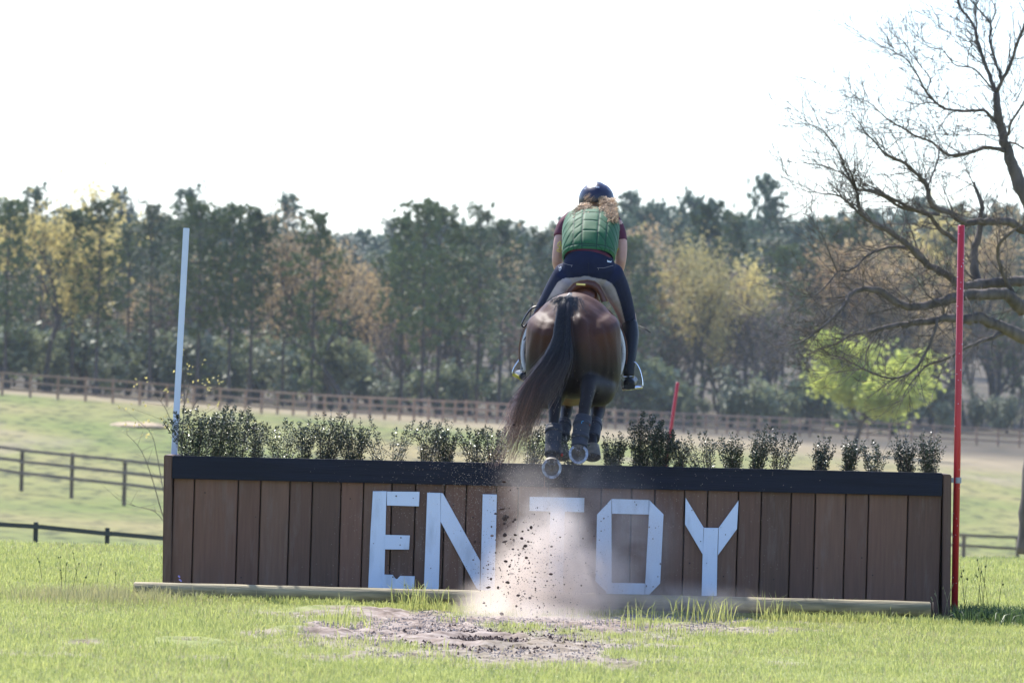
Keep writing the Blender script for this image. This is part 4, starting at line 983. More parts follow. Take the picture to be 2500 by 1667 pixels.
# point of the hock
for q in (HL[5], HR[5]): ellipsoid(hb, (q[0], q[1] - .02, q[2] + .035), (.026, .035, .05), 12)
# fore legs folded under the chest
FR = [w4(1447, 900, 1.3, .10, .13), w4(1456, 950, 1.36, .075, .09), w4(1460, 990, 1.42, .056, .065), w4(1458, 1010, 1.38, .05, .055), w4(1452, 1035, 1.25, .038, .04), w4(1446, 1065, 1.1, .034, .036), w4(1446, 1085, 1.05, .038, .04), w4(1445, 1100, 1.0, .034, .036), w4(1444, 1108, .98, .04, .04)]
FL = [w4(1365, 900, 1.3, .09, .13), w4(1375, 950, 1.36, .062, .08), w4(1382, 990, 1.42, .046, .055), w4(1383, 1000, 1.38, .045, .05), w4(1378, 1030, 1.25, .032, .036), w4(1374, 1065, 1.1, .031, .034), w4(1372, 1085, 1.05, .037, .04), w4(1370, 1100, 1.0, .032, .034), w4(1370, 1108, .98, .04, .04)]
loft(hb, FR, n=16, k=4, capk=.4); loft(hb, FL, n=16, k=4, capk=.4)
hme = fuse(hb, .010, 13)
def groove(me):
    n_ = len(me.vertices); co = np.empty(n_ * 3); me.vertices.foreach_get('co', co); co = co.reshape(-1, 3); no = np.empty(n_ * 3); me.vertices.foreach_get('normal', no); no = no.reshape(-1, 3)
    px, py = proj(co[:, 0], co[:, 1], co[:, 2]); back = (no[:, 1] < .25) & (co[:, 1] < .42)
    d = np.zeros(n_)
    for ys, xs, dep, wd in (([745, 800, 870, 960], [1398, 1399, 1400, 1402], .034, 11), ([765, 820, 900, 950], [1336, 1313, 1307, 1318], .008, 9), ([775, 850, 900, 940], [1474, 1492, 1493, 1484], .008, 9), ([790, 850, 900, 940], [1362, 1358, 1362, 1372], .008, 6), ([790, 850, 900, 930], [1440, 1446, 1448, 1446], .008, 6)):
        xg = np.interp(py, ys, xs); f = np.clip((py - ys[0]) / 25, 0, 1) * np.clip((ys[-1] - py) / 25, 0, 1)
        d += dep * np.exp(-((px - xg) / wd) ** 2) * f
    d = d * back + (fbm(co[:, 0] * 5 + 9, co[:, 2] * 5 + co[:, 1] * 5, 3, 2) - .44) * .018 * (co[:, 2] > 1.3)
    co -= no * d[:, None]; me.vertices.foreach_set('co', co.ravel()); me.update()
groove(hme)
def coat(c):
    px, py = proj(c[:, 0], c[:, 1], c[:, 2]); n = fbm(c[:, 0] * 6 + 3, c[:, 2] * 6 + c[:, 1] * 4, 4, 12)[:, None]
    br = np.array([.068, .023, .013]); bk = np.array([.016, .012, .014]); tan = np.array([.13, .06, .03])
    base = br * (.75 + .5 * n)
    zz = c[:, 2]; leg = np.clip((1.76 - zz) / .28, 0, 1) * np.clip((.7 - c[:, 1]) / .1, 0, 1)
    leg = np.maximum(leg, np.clip((1.35 - zz) / .1, 0, 1))
    cleft_shade = np.exp(-((px - 1400) / 20) ** 2) * np.clip((1.2 - abs(zz - 1.65) * 2), 0, 1) * (c[:, 1] < .1) * .6  # shade in the crease between the buttocks, painted into the coat colour
    k = np.clip(leg * 1.35 + cleft_shade, 0, 1)[:, None]
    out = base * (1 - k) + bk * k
    bel = (np.clip((1.42 - zz) / .06, 0, 1) * (c[:, 1] > .3) * (c[:, 1] < 1.2) * (zz > 1.27) * (abs(c[:, 0] - hx0) < .14))[:, None]
    out = out * (1 - bel) + tan * bel
    sock = ((c[:, 1] > .9) & (zz < 1.22))[:, None] * np.clip((fbm(c[:, 0] * 14, zz * 12, 3, 4) - .42) * 8, 0, 1)[:, None]
    return out * (1 - sock * .9) + np.array([.45, .42, .4]) * sock * .9
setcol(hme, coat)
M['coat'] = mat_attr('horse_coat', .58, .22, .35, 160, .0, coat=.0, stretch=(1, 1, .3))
horse = empty('horse', (hx0, .4, .85), 'dark bay horse seen from behind, jumping over the plank jump with its hind hooves trailing', 'horse')
put('body', hme, M['coat'], horse)
# hooves and shoes
def hoof(c, a, toe, r_, name='hoof', shoe=True):
    """c: centre of the sole; a: direction the sole faces; toe: towards the toe"""
    a = Vector(a).normalized(); toe = Vector(toe); toe = (toe - a * toe.dot(a)).normalized(); sd = a.cross(toe)
    mb = MB(); n = 28; vs = []
    def out(k, s_, h, back=0): th = 2 * math.pi * k / n; x = math.cos(th); y = math.sin(th); e_ = 1.0 if x > -.3 else .93; return c - a * h + toe * (r_ * 1.08 * x * s_ * e_ + back) + sd * r_ * y * s_
    for s_, h, bk in ((1, 0, 0), (.97, .02, -.008), (.86, .05, -.022), (.76, .075, -.03), (.3, .085, -.03)): vs += [out(k, s_, h, bk) for k in range(n)]
    fs = []
    for i in range(4): fs += [(i * n + k, (i + 1) * n + k, (i + 1) * n + (k + 1) % n, i * n + (k + 1) % n) for k in range(n)]
    mb.add(vs, fs); o = put(name, mb.mesh(), M['hoof'], horse)
    mb = MB(); vs = [c + a * .001 - a * 0] ; rr = [0, .35, .7, .97]
    vs = []
    for s_ in rr[1:]: vs += [out(k, s_, -.001 if s_ > .9 else .004) for k in range(n)]
    vs.append(c - a * .002); fs = [(len(vs) - 1, k, (k + 1) % n) for k in range(n)]
    for i in range(2): fs += [(i * n + k, (i + 1) * n + k, (i + 1) * n + (k + 1) % n, i * n + (k + 1) % n) for k in range(n)]
    mb.add(vs, fs)
    ellipsoid(mb, c - toe * r_ * .35 - a * .002, (r_ * .22, r_ * .22, .010), 12)
    # V-shaped frog
    for sg in (-1, 1): mb.tube([c + toe * r_ * .3 + a * .002, c - toe * r_ * .75 + sd * sg * r_ * .42 + a * .003], [r_ * .07, r_ * .2], 8)
    put('sole', mb.mesh(), M['sole'], o)
    if shoe:
        mb = MB(); pts = []
        N_ = 30; vs = []; wd = .017
        for k in range(N_ + 1):
            th = R(-143) + R(286) * k / N_
            for q, h in ((1.04, 0), (1.04, .009), (1.0, .011), (.95, .008), (.86, .008), (.80, .011), (.76, .009), (.76, 0)):
                rr_ = q * (1 if abs(th) < 2 else 1 - (abs(th) - 2) * .12)
                vs.append(c + a * (h + .002) + toe * r_ * 1.08 * math.cos(th) * rr_ + sd * r_ * math.sin(th) * rr_)
        fs = [(k * 8 + j, k * 8 + (j + 1) % 8, (k + 1) * 8 + (j + 1) % 8, (k + 1) * 8 + j) for k in range(N_) for j in range(8)]
        fs += [tuple(range(8)), tuple(N_ * 8 + j for j in range(7, -1, -1))]
        mb.add(vs, fs)
        me = mb.mesh(); bm = bmesh.new(); bm.from_mesh(me); bmesh.ops.recalc_face_normals(bm, faces=bm.faces); bm.to_mesh(me); bm.free()
        put('horseshoe', me, M['shoe'], o, False)
hoof(W(1347, 1142, -.47), (0, -1, .02), (0, 0, -1), .062)
hoof(W(1412, 1108, -.47), (.05, -.93, .22), (0, 0, -1), .061)
hoof(W(1446, 1116, .93), (0, -.5, -.85), (0, .8, -.5), .058, shoe=False)
hoof(W(1370, 1115, .93), (0, -.5, -.85), (0, .8, -.5), .058, shoe=False)
# leg boots
def boot(path, r_, bands, label=None):
    P = [W(x, y, Y) for x, y, Y in path]; mb = MB(); n = 24; K = catmull([(*p, r_ * s_) for p, s_ in zip(P, [.98, 1.04, 1, 1.02, 1.12][:len(P)])], 5)
    pts = [Vector(k[:3]) for k in K]; rad = [k[3] for k in K]
    mb.tube(pts, rad, n); o = put('leg_boot', mb.mesh(), M['boot_neoprene'], horse)
    for b_ in bands:
        i = int(b_ * (len(pts) - 1)); q = pts[i]; t = (pts[min(i + 1, len(pts) - 1)] - pts[i - 1 if i else 0]).normalized(); mb = MB()
        h = .017; rr = rad[i]
        mb.tube([q - t * h, q - t * (h - .002), q + t * (h - .002), q + t * h], [rr * 1.0, rr * 1.1, rr * 1.1, rr * 1.0], n, False)
        s2 = mb.mesh(); put('strap', s2, M['boot_neoprene'], o)
    return o
bl_ = boot([(1352, 1044, -.27), (1351, 1070, -.31), (1350, 1090, -.335), (1349, 1110, -.37)], .052, [.15])
b0 = boot([(1353, 1041, -.262), (1352, 1052, -.28)], .054, [])
br_ = boot([(1423, 1022, -.255), (1419, 1048, -.30), (1416, 1072, -.33), (1414, 1094, -.37)], .053, [.2, .62])
b1 = boot([(1425, 1018, -.25), (1422, 1036, -.275)], .056, [])
boot([(1452, 1030, 1.27), (1449, 1050, 1.18), (1446, 1070, 1.1)], .05, [.3]); boot([(1378, 1030, 1.25), (1375, 1050, 1.17), (1374, 1068, 1.1)], .048, [.3])
def arcmark(o, c, r_, a0, a1, wd, mt, nm):
    mb = MB(); mb.tube([c + Vector((math.cos(R(a0 + (a1 - a0) * k / 8)) * r_, 0, math.sin(R(a0 + (a1 - a0) * k / 8)) * r_)) for k in range(9)], wd, 6); put(nm, mb.mesh(), mt, o)
arcmark(b1, W(1423, 1031, -.338), .009, 60, 250, .0025, M['bluemark'], 'logo')
arcmark(b1, W(1439, 1037, -.312), .004, 0, 320, .0022, M['redmark'], 'logo')
mb = MB()
for k in range(4): mb.tube([W(1427 + 2.6 * k, 1037, -.332 + .004 * k), W(1428 + 2.6 * k, 1033.5, -.332 + .004 * k), W(1429 + 2.6 * k, 1037, -.332 + .004 * k)], .0008, 4)
put('logo_lettering', mb.mesh(), M['softmark'], b1)
mb = MB()
for k in range(4): mb.tube([W(1340 + 2.8 * k, 1057, -.331), W(1341 + 2.8 * k, 1054, -.331), W(1342 + 2.8 * k, 1057, -.331)], .0008, 4)
put('logo_lettering', mb.mesh(), M['softmark'], bl_)
mb = MB(); ellipsoid(mb, W(1372, 1110, -.36), (.009, .008, .011), 12); put('red_tab', mb.mesh(), M['redmark'], bl_)
# tail
TC = [(1393, 716, -.10, 9), (1382, 742, -.20, 20), (1376, 790, -.27, 21), (1370, 840, -.30, 25), (1352, 890, -.33, 34), (1325, 935, -.36, 42), (1305, 980, -.38, 42), (1282, 1030, -.38, 34), (1262, 1080, -.37, 32), (1248, 1125, -.35, 36)]
TK = catmull([(*W(a_, b_, c_), d_ / 370. * (.88 if b_ < 860 else 1.12)) for a_, b_, c_, d_ in TC], 8); r8 = random.Random(55)
mb = MB(); cols = []
cs = [(k[0], k[1] + .03, k[2], k[3] * .5, k[3] * .28) for k in TK[:34:5]]
core = MB(); loft(core, cs, n=14, k=3)
NS = 1500
locks = [(r8.uniform(-1, 1), r8.uniform(-.8, .6), r8.uniform(0, 6.28), r8.uniform(.5, 1.0)) for _ in range(46)]
for i in range(NS):
    lk = r8.choice(locks); s_ = max(-1, min(1, lk[0] + r8.gauss(0, .07))); dp = lk[1] + r8.gauss(0, .12)
    t0 = r8.random() ** 2 * .28; tend = min(1, lk[3] * r8.uniform(.75, 1.15)); tend = max(tend, t0 + .3)
    ph = lk[2] + r8.gauss(0, .3); fl = r8.gauss(0, 1); pts = []; rad = []
    nseg = 15
    for j in range(nseg):
        t = t0 + (tend - t0) * j / (nseg - 1); f = t * (len(TK) - 1); k = min(int(f), len(TK) - 2); f -= k
        q = TK[k] * (1 - f) + TK[k + 1] * f
        u = (j / (nseg - 1))
        g = min(1, .25 + u * 3)
        wv = math.sin(ph + t * 12) * .022 * t + math.sin(ph * 2 + t * 27) * .009 * t
        pts.append(Vector((q[0] + s_ * q[3] * g * math.sqrt(max(0, 1 - .3 * dp * dp)) + wv + fl * .035 * u * u, q[1] - dp * q[3] * .6 * g - .01, q[2] + s_ * q[3] * .45 * t * g + wv * .5 + r8.gauss(0, .001))))
        rad.append(.0014 * (1 - .6 * u))
    mb.tube(pts, rad, 3, False)
    tone = r8.uniform(.6, 1.4) * (2.4 if r8.random() < .14 else 1)
    for j in range(nseg):
        t = t0 + (tend - t0) * j / (nseg - 1); k = min(1, max(0, (t - .38) / .35)) * (.45 + .55 * (s_ < .25))
        c = [lerp3(a_, b_, k) * tone for a_, b_ in zip((.018, .015, .018), (.17, .085, .062))]
        cols += [(*c, 1)] * 3
me = mb.mesh(); at_ = me.color_attributes.new('Col', 'FLOAT_COLOR', 'POINT'); at_.data.foreach_set('color', np.array(cols, dtype=float).ravel())
M['tailhair'] = mat_attr('tail_hair', .32, .7)
tail = put('tail', me, M['tailhair'], horse); 
cm = core.mesh(); setcol(cm, lambda c: np.tile([.018, .015, .018], (len(c), 1))); put('dock', cm, M['tailhair'], tail)
# short frizzy hair at the root of the tail
mb = MB()
for i in range(700):
    px = 1385 + r8.gauss(0, 15); py = 722 + abs(r8.gauss(0, 16)); a_ = W(px, py, -.16 - (py - 716) * .0022 + abs(px - 1387) * .0018)
    d = Vector((r8.gauss(-.1, .4) + (px - 1387) * .02, -.35, -1)).normalized(); l = r8.uniform(.03, .06)
    mb.tube([a_, a_ + d * l * .5 + Vector((0, -.012, 0)), a_ + d * l], [.0013, .0012, .0005], 3, False)
me = mb.mesh(); setcol(me, lambda c: np.tile([.03, .028, .034], (len(c), 1))); put('tail_top_hair', me, M['tailhair'], horse)

# ------------------------------------------------------------------ saddle
sad = empty('saddle', (hx0, .8, 2.0), 'brown leather jumping saddle with a brass nameplate on its cantle, on the horse', 'saddle')
mb = MB()
prof = [(.00, 2.075, .085), (.06, 2.115, .10), (.12, 2.07, .13), (.25, 2.035, .12), (.4, 2.04, .10), (.5, 2.07, .07)]
loft(mb, [(hx0 + .07 * (1 - i * .2), .60 + y, z - .045, rx, .055) for i, (y, z, rx) in enumerate(prof)], n=20, k=4); put('seat', fuse(mb, .01, 4), M['brownleather'], sad)
def archpts(L_): return [W(x, y, .57) for x, y in L_]
outer = [(1376, 724), (1386, 706), (1399, 692), (1415, 685), (1434, 683), (1452, 686), (1464, 695), (1474, 712), (1484, 735)]
inner = [(1392, 726), (1400, 714), (1409, 706), (1420, 702), (1434, 701), (1446, 704), (1455, 711), (1463, 722), (1468, 738)]
mb = MB(); n = len(outer); vs = []
for Y, L_ in ((.565, outer), (.565, inner), (.64, inner), (.64, outer)): vs += [W(x, y, Y) for x, y in L_]
for q in ((0, n), (n, 2 * n), (2 * n, 3 * n), (3 * n, 0)): mb.add([], [])
mb.add(vs, [(a_ + i, a_ + i + 1, b_ + i + 1, b_ + i) for a_, b_ in ((0, n), (n, 2 * n), (2 * n, 3 * n), (3 * n, 0)) for i in range(n - 1)])
me = mb.mesh(); bm = bmesh.new(); bm.from_mesh(me); bmesh.ops.recalc_face_normals(bm, faces=bm.faces); bm.to_mesh(me); bm.free()
ct = put('cantle', me, M['brownleather'], sad)
mb = MB(); mb.tube([p - Vector((0, .004, 0)) for p in archpts(outer)], .0035, 6); put('piping', mb.mesh(), mat('pale_piping', (.3, .2, .15), .5), ct)
mb = MB(); a_ = W(1407, 693.5, .556); b_ = W(1429, 695, .556); mb.hull8([a_ + Vector((0, 0, .006)), b_ + Vector((0, 0, .006)), b_ - Vector((0, 0, .006)), a_ - Vector((0, 0, .006))], [p + Vector((0, .01, dz)) for p, dz in ((a_, .006), (b_, .006), (b_, -.006), (a_, -.006))]); put('nameplate', mb.mesh(), M['brass'], ct, False)
def wrap(y0, y1, a0, a1, R_x, R_z, cz, th, ny=10, na=14):
    """sheet wrapped round the barrel; angles from the top, degrees"""
    vs = []; mb = MB()
    for off in (0, th):
        for j in range(ny + 1):
            y = y0 + (y1 - y0) * j / ny
            for i in range(na + 1):
                a = R(a0 + (a1 - a0) * i / na); vs.append((hx0 + (R_x + off) * math.sin(a), y + .05 * abs(math.sin(a)) * (i / na), cz + (R_z + off) * math.cos(a)))
    m_ = (ny + 1) * (na + 1)
    for j in range(ny):
        for i in range(na):
            q = j * (na + 1) + i; mb_f = (q, q + 1, q + na + 2, q + na + 1); mb.f.append(mb_f); mb.f.append(tuple(x + m_ for x in reversed(mb_f)))
    for i in range(na): mb.f += [(i, i + m_, i + 1 + m_, i + 1), (ny * (na + 1) + i, ny * (na + 1) + i + 1, ny * (na + 1) + i + 1 + m_, ny * (na + 1) + i + m_)]
    for j in range(ny): mb.f += [(j * (na + 1), (j + 1) * (na + 1), (j + 1) * (na + 1) + m_, j * (na + 1) + m_), (j * (na + 1) + na, j * (na + 1) + na + m_, (j + 1) * (na + 1) + na + m_, (j + 1) * (na + 1) + na)]
    mb.v = [tuple(v) for v in vs]; mb.mi = [0] * len(mb.f); return mb.mesh()
for sg in (-1, 1):
    put('flap', wrap(.72, 1.15, sg * 18, sg * 100, .36, .375, 1.66, .007), M['brownleather'], sad)
put('saddle_pad', wrap(.58, 1.22, -112, 112, .328, .345, 1.66, .024, 12, 40), M['fleece'], sad)
def ribbon(mb, pts, wd, th=.0025, up=Vector((0, 1, 0))):
    pts = [Vector(p) for p in pts]; vs = []
    for i, p in enumerate(pts):
        t = (pts[min(i + 1, len(pts) - 1)] - pts[max(i - 1, 0)]).normalized(); a = up - t * up.dot(t); a.normalize(); b_ = t.cross(a)
        vs += [p + a * wd / 2 + b_ * th, p - a * wd / 2 + b_ * th, p - a * wd / 2 - b_ * th, p + a * wd / 2 - b_ * th]
    mb.add(vs, [(i * 4 + k, i * 4 + (k + 1) % 4, i * 4 + 4 + (k + 1) % 4, i * 4 + 4 + k) for i in range(len(pts) - 1) for k in range(4)] + [(3, 2, 1, 0), tuple(len(pts) * 4 - 4 + k for k in range(4))])
def cat3(L_, k=5): return [Vector(q) for q in catmull([tuple(p) for p in L_], k)]
# stirrups
mb = MB(); P = cat3([W(x, y, .80) for x, y in ((1519, 945), (1519, 925), (1530, 900), (1548, 884), (1560, 898), (1567, 922), (1569, 944))]); ribbon(mb, P, .028, .005); mb.tube([W(1519, 950, .8), W(1569, 944, .8)], [.012, .012], 10); s1 = put('stirrup', mb.mesh(), M['steel'], sad, True)
mb = MB(); P = cat3([W(x, y, .80) for x, y in ((1296, 936), (1300, 900), (1290, 866), (1276, 871), (1262, 886), (1252, 905), (1252, 912))]); ribbon(mb, P, .028, .005); s2 = put('stirrup', mb.mesh(), M['steel'], sad, True)
mb = MB(); mb.tube([W(1252, 913, .8), W(1297, 938, .8)], [.012, .012], 10); put('tread', mb.mesh(), M['lace'], s2)
mb = MB(); ribbon(mb, cat3([W(1525, 730, .95), W(1556, 820, .93), W(1548, 886, .8)]), .026, .003, Vector((0, 1, 0))); put('stirrup_leather', mb.mesh(), M['blackleather'], sad)
mb = MB(); ribbon(mb, cat3([W(1300, 740, .95), W(1287, 820, .93), W(1288, 866, .8)]), .026, .003); put('stirrup_leather', mb.mesh(), M['blackleather'], sad)
mb = MB(); ribbon(mb, cat3([W(x, y, .45) for x, y in ((1310, 748), (1299, 752), (1287, 766), (1277, 783), (1274, 793), (1279, 797), (1288, 788), (1297, 774), (1304, 765))], 6), .016, .003, Vector((0, .6, .5))); put('loose_strap', mb.mesh(), M['blackleather'], sad)
mb = MB(); ribbon(mb, cat3([W(x, y, .45) for x, y in ((1306, 770), (1297, 795), (1290, 812), (1278, 831))], 6), .012, .002, Vector((0, .6, .5))); put('loose_strap', mb.mesh(), M['blackleather'], sad)

# ------------------------------------------------------------------ the rider
rider = empty('person', W(1438, 700, .8), 'rider in green body protector, maroon shirt and dark helmet on the jumping horse', 'person')
rb = MB()
VK = [w4(1437, 632, .70, .160, .112), w4(1438, 612, .75, .166, .115), w4(1440, 590, .83, .173, .12), w4(1442, 569, .93, .176, .122), w4(1444, 553, 1.03, .172, .115), w4(1446, 542, 1.11, .15, .095), w4(1447, 536, 1.16, .09, .07)]
loft(rb, [(a_, b_, c_, d_ * .88, e_ * .85) for a_, b_, c_, d_, e_ in VK], n=24)
loft(rb, [w4(1448, 528, 1.17, .055, .06), w4(1452, 508, 1.25, .052, .055)], n=16)
hc = W(1456, 489, 1.30)
ellipsoid(rb, hc + Vector((0, .0, -.005)), (.078, .098, .115), 20); ellipsoid(rb, hc + Vector((0, .05, -.07)), (.055, .055, .06), 14)
ellipsoid(rb, hc + Vector((0, .105, -.02)), (.012, .02, .02), 8)      # nose
for sg in (-1, 1): ellipsoid(rb, hc + Vector((sg * .078, .0, -.02)), (.012, .02, .03), 8)
# arms, elbows out, forearms reaching forward to the reins
AL = [w4(1390, 545, 1.05, .05, .055), w4(1371, 575, 1.02, .044, .048), w4(1364, 610, 1.0, .04, .043), w4(1362, 645, 1.02, .037, .04), w4(1376, 668, 1.15, .035, .036), w4(1398, 692, 1.32, .026, .026), w4(1406, 700, 1.38, .024, .022)]
AR = [w4(1503, 548, 1.05, .05, .055), w4(1513, 580, 1.02, .046, .05), w4(1516, 610, 1.0, .043, .045), w4(1514, 645, 1.0, .036, .04), w4(1505, 668, 1.1, .035, .036), w4(1484, 690, 1.3, .026, .026), w4(1478, 697, 1.37, .024, .022)]
loft(rb, AL, n=16); loft(rb, AR, n=16)
for arm, sg in ((AL, 1), (AR, -1)):
    wr = Vector(arm[-1][:3]); pc = wr + Vector((sg * .005, .045, -.01)); ellipsoid(rb, pc, (.020, .046, .042), 12)
    for k, l in enumerate((.052, .058, .054, .042)):
        o_ = pc + Vector((-sg * .008, .03, .028 - .018 * k)); rb.tube([o_, o_ + Vector((0, l * .6, 0)), o_ + Vector((sg * .022, l * .75, -.004)), o_ + Vector((sg * .034, l * .3, -.006))], [.0095, .009, .0085, .007], 8)
    o_ = pc + Vector((sg * .012, .0, .035)); rb.tube([o_, o_ + Vector((sg * .012, .028, .012)), o_ + Vector((sg * .012, .055, .006))], [.011, .0095, .008], 8)
# pelvis and legs under the clothes
loft(rb, [w4(1384, 668, .74, .08, .08), w4(1335, 745, .98, .05, .055), w4(1318, 775, 1.04, .045, .05), w4(1304, 830, .95, .042, .045), w4(1288, 900, .84, .03, .034), w4(1284, 916, .9, .03, .03)], n=14)
loft(rb, [w4(1492, 668, .74, .08, .08), w4(1530, 755, .95, .05, .055), w4(1538, 785, 1.0, .045, .05), w4(1538, 840, .9, .042, .045), w4(1537, 900, .8, .03, .034), w4(1539, 930, .84, .03, .03)], n=14)
ellipsoid(rb, W(1438, 660, .74), (.15, .1, .1), 18)
put('body', fuse(rb, .0065, 4), M['skin'], rider)
# breeches with grey full seat
bb_ = MB()
ellipsoid(bb_, W(1438, 664, .73), (.195, .125, .105), 26)
loft(bb_, [w4(1438, 626, .715, .158, .112), w4(1438, 640, .71, .172, .12), w4(1438, 656, .72, .19, .125)], n=26)
loft(bb_, [w4(1385, 672, .74, .095, .10), w4(1362, 705, .84, .082, .095), w4(1338, 742, .96, .066, .08), w4(1321, 772, 1.03, .058, .066), w4(1314, 795, 1.02, .052, .058)], n=20)
loft(bb_, [w4(1487, 672, .74, .10, .10), w4(1507, 710, .84, .086, .095), w4(1523, 748, .94, .068, .08), w4(1533, 782, 1.0, .057, .066), w4(1536, 805, .98, .052, .058)], n=20)
bme = fuse(bb_, .006, 8)
def brc(c):
    px, py = proj(c[:, 0], c[:, 1], c[:, 2])
    xl = np.interp(py, [676, 680, 690, 710, 740, 790], [1420, 1374, 1360, 1348, 1331, 1306]); xr = np.interp(py, [676, 684, 692, 705, 740, 800], [1440, 1480, 1494, 1503, 1515, 1530])
    e_ = np.minimum(px - xl, xr - px); k = np.clip(e_ / 1.5, 0, 1) * (py > 674)
    k = k[:, None]
    return np.array([.009, .013, .042]) * (1 - k) + np.array([.40, .36, .39]) * k
setcol(bme, brc)
M['breeches'] = mat_attr('breeches_cloth', .8, .2, .7, 22, .0)
br = put('breeches', bme, M['breeches'], rider)
def surf_line(L_, Y, r_, mt, nm, par): mb = MB(); mb.tube(cat3([W(x, y, Y(x)) if callable(Y) else W(x, y, Y) for x, y in L_], 4), r_, 5); return put(nm, mb.mesh(), mt, par)
# stitched pocket lines laid on the cloth
from mathutils.bvhtree import BVHTree
def on_surface(o, x, y, off=.001):
    me = o.data; T = Vector(o.parent.location)
    if not hasattr(on_surface, 'c'): on_surface.c = {}
    if o.name not in on_surface.c:
        on_surface.c[o.name] = BVHTree.FromPolygons([v.co.copy() for v in me.vertices], [tuple(p.vertices) for p in me.polygons])
    base_ = Vector((0, 0, 0)); q = o.parent
    while q is not None: base_ += Vector(q.location); q = q.parent
    if o.parent == rider: pass
    d = (W(x, y, 5) - CAM).normalized(); h = on_surface.c[o.name].ray_cast(CAM - base_ + d * 30, d)
    return (h[0] + base_ - d * off) if h[0] else W(x, y, .6)
def stitch(o, L_, r_, mt, nm, off=.0012):
    mb = MB(); mb.tube([on_surface(o, q.x, q.y, off) for q in [Vector((v[0], v[1], 0)) for v in catmull([(a_, b_, 0) for a_, b_ in L_], 5)]], r_, 5); return put(nm, mb.mesh(), mt, o)
M['thread'] = mat('pale_thread', (.35, .33, .38), .7)
stitch(br, [(1367, 634), (1376, 642), (1386, 646), (1398, 648)], .0011, M['thread'], 'pocket_stitching'); stitch(br, [(1396, 647), (1395, 652)], .001, M['thread'], 'pocket_stitching')
stitch(br, [(1458, 654), (1474, 654), (1486, 651), (1497, 648)], .0011, M['thread'], 'pocket_stitching'); stitch(br, [(1461, 655), (1461, 659)], .001, M['thread'], 'pocket_stitching')
stitch(br, [(1364, 652), (1367, 655), (1369, 651), (1370, 656), (1366, 661), (1365, 657)], .0016, M['softmark'], 'embroidery')
mb = MB(); a_ = [on_surface(br, x, y, .002) for x, y in ((1482, 635), (1494, 637), (1492, 641), (1483, 640))]; b_ = [p + Vector((0, .004, 0)) for p in a_]; mb.hull8(a_, b_); put('brand_tag', mb.mesh(), M['softmark'], br, False)
stitch(br, [(1437, 640), (1437, 655), (1437, 672)], .0008, M['blackleather'], 'centre_seam')
# riding boots
def rboot(leg, foot):
    mb = MB(); loft(mb, leg, n=18); loft(mb, foot, n=16); b2 = put('riding_boot', fuse(mb, .007, 4), M['blackleather'], rider); return b2
rbR = rboot([w4(1537, 792, .985, .056, .062), w4(1539, 820, .94, .058, .066), w4(1538, 855, .87, .050, .058), w4(1536, 890, .81, .041, .046), w4(1536, 915, .79, .040, .045)], [w4(1536, 935, .74, .040, .035), w4(1538, 933, .82, .042, .036), w4(1541, 928, .92, .045, .032), w4(1543, 927, 1.0, .036, .024)])
mb = MB(); c_ = W(1536, 944, .74); mb.box(c_, (.038, .035, .015)); put('boot_heel', mb.mesh(), M['blackleather'], rbR, False)
rbL = rboot([w4(1316, 790, 1.0, .054, .060), w4(1306, 825, .96, .055, .062), w4(1296, 862, .9, .046, .052), w4(1286, 890, .85, .038, .042), w4(1283, 905, .83, .036, .04)], [w4(1281, 918, .76, .035, .032), w4(1277, 917, .84, .037, .034), w4(1272, 914, .94, .04, .03), w4(1268, 911, 1.0, .034, .024)])
mb = MB(); P = [on_surface(rbR, x, y, .003) for x, y in ((1521, 919), (1530, 919.5), (1540, 918.5), (1549, 917))]; mb.tube(P, .003, 6); put('spur', mb.mesh(), M['steel'], rbR)
mb = MB(); P = [on_surface(rbL, x, y, .003) for x, y in ((1272, 905), (1277, 903), (1283, 904))]; mb.tube(P, .003, 6); put('spur', mb.mesh(), M['steel'], rbL)
# shirt sleeves
mb = MB(); loft(mb, [w4(1400, 535, 1.08, .06, .07), w4(1382, 550, 1.05, .058, .062), w4(1373, 568, 1.03, .054, .058), w4(1369, 580, 1.015, .052, .054)], n=18, capk=.1); put('sleeve', fuse(mb, .007, 3), M['shirt'], rider)
mb = MB(); loft(mb, [w4(1492, 538, 1.08, .06, .07), w4(1504, 556, 1.05, .056, .062), w4(1510, 575, 1.03, .055, .058), w4(1513, 591, 1.01, .052, .054)], n=18, capk=.1); put('sleeve', fuse(mb, .007, 3), M['shirt'], rider)
mb = MB(); loft(mb, [w4(1437, 634, .705, .162, .114), w4(1438, 628, .715, .162, .114)], n=30, capk=.02); put('shirt_hem', mb.mesh(), M['shirt'], rider)
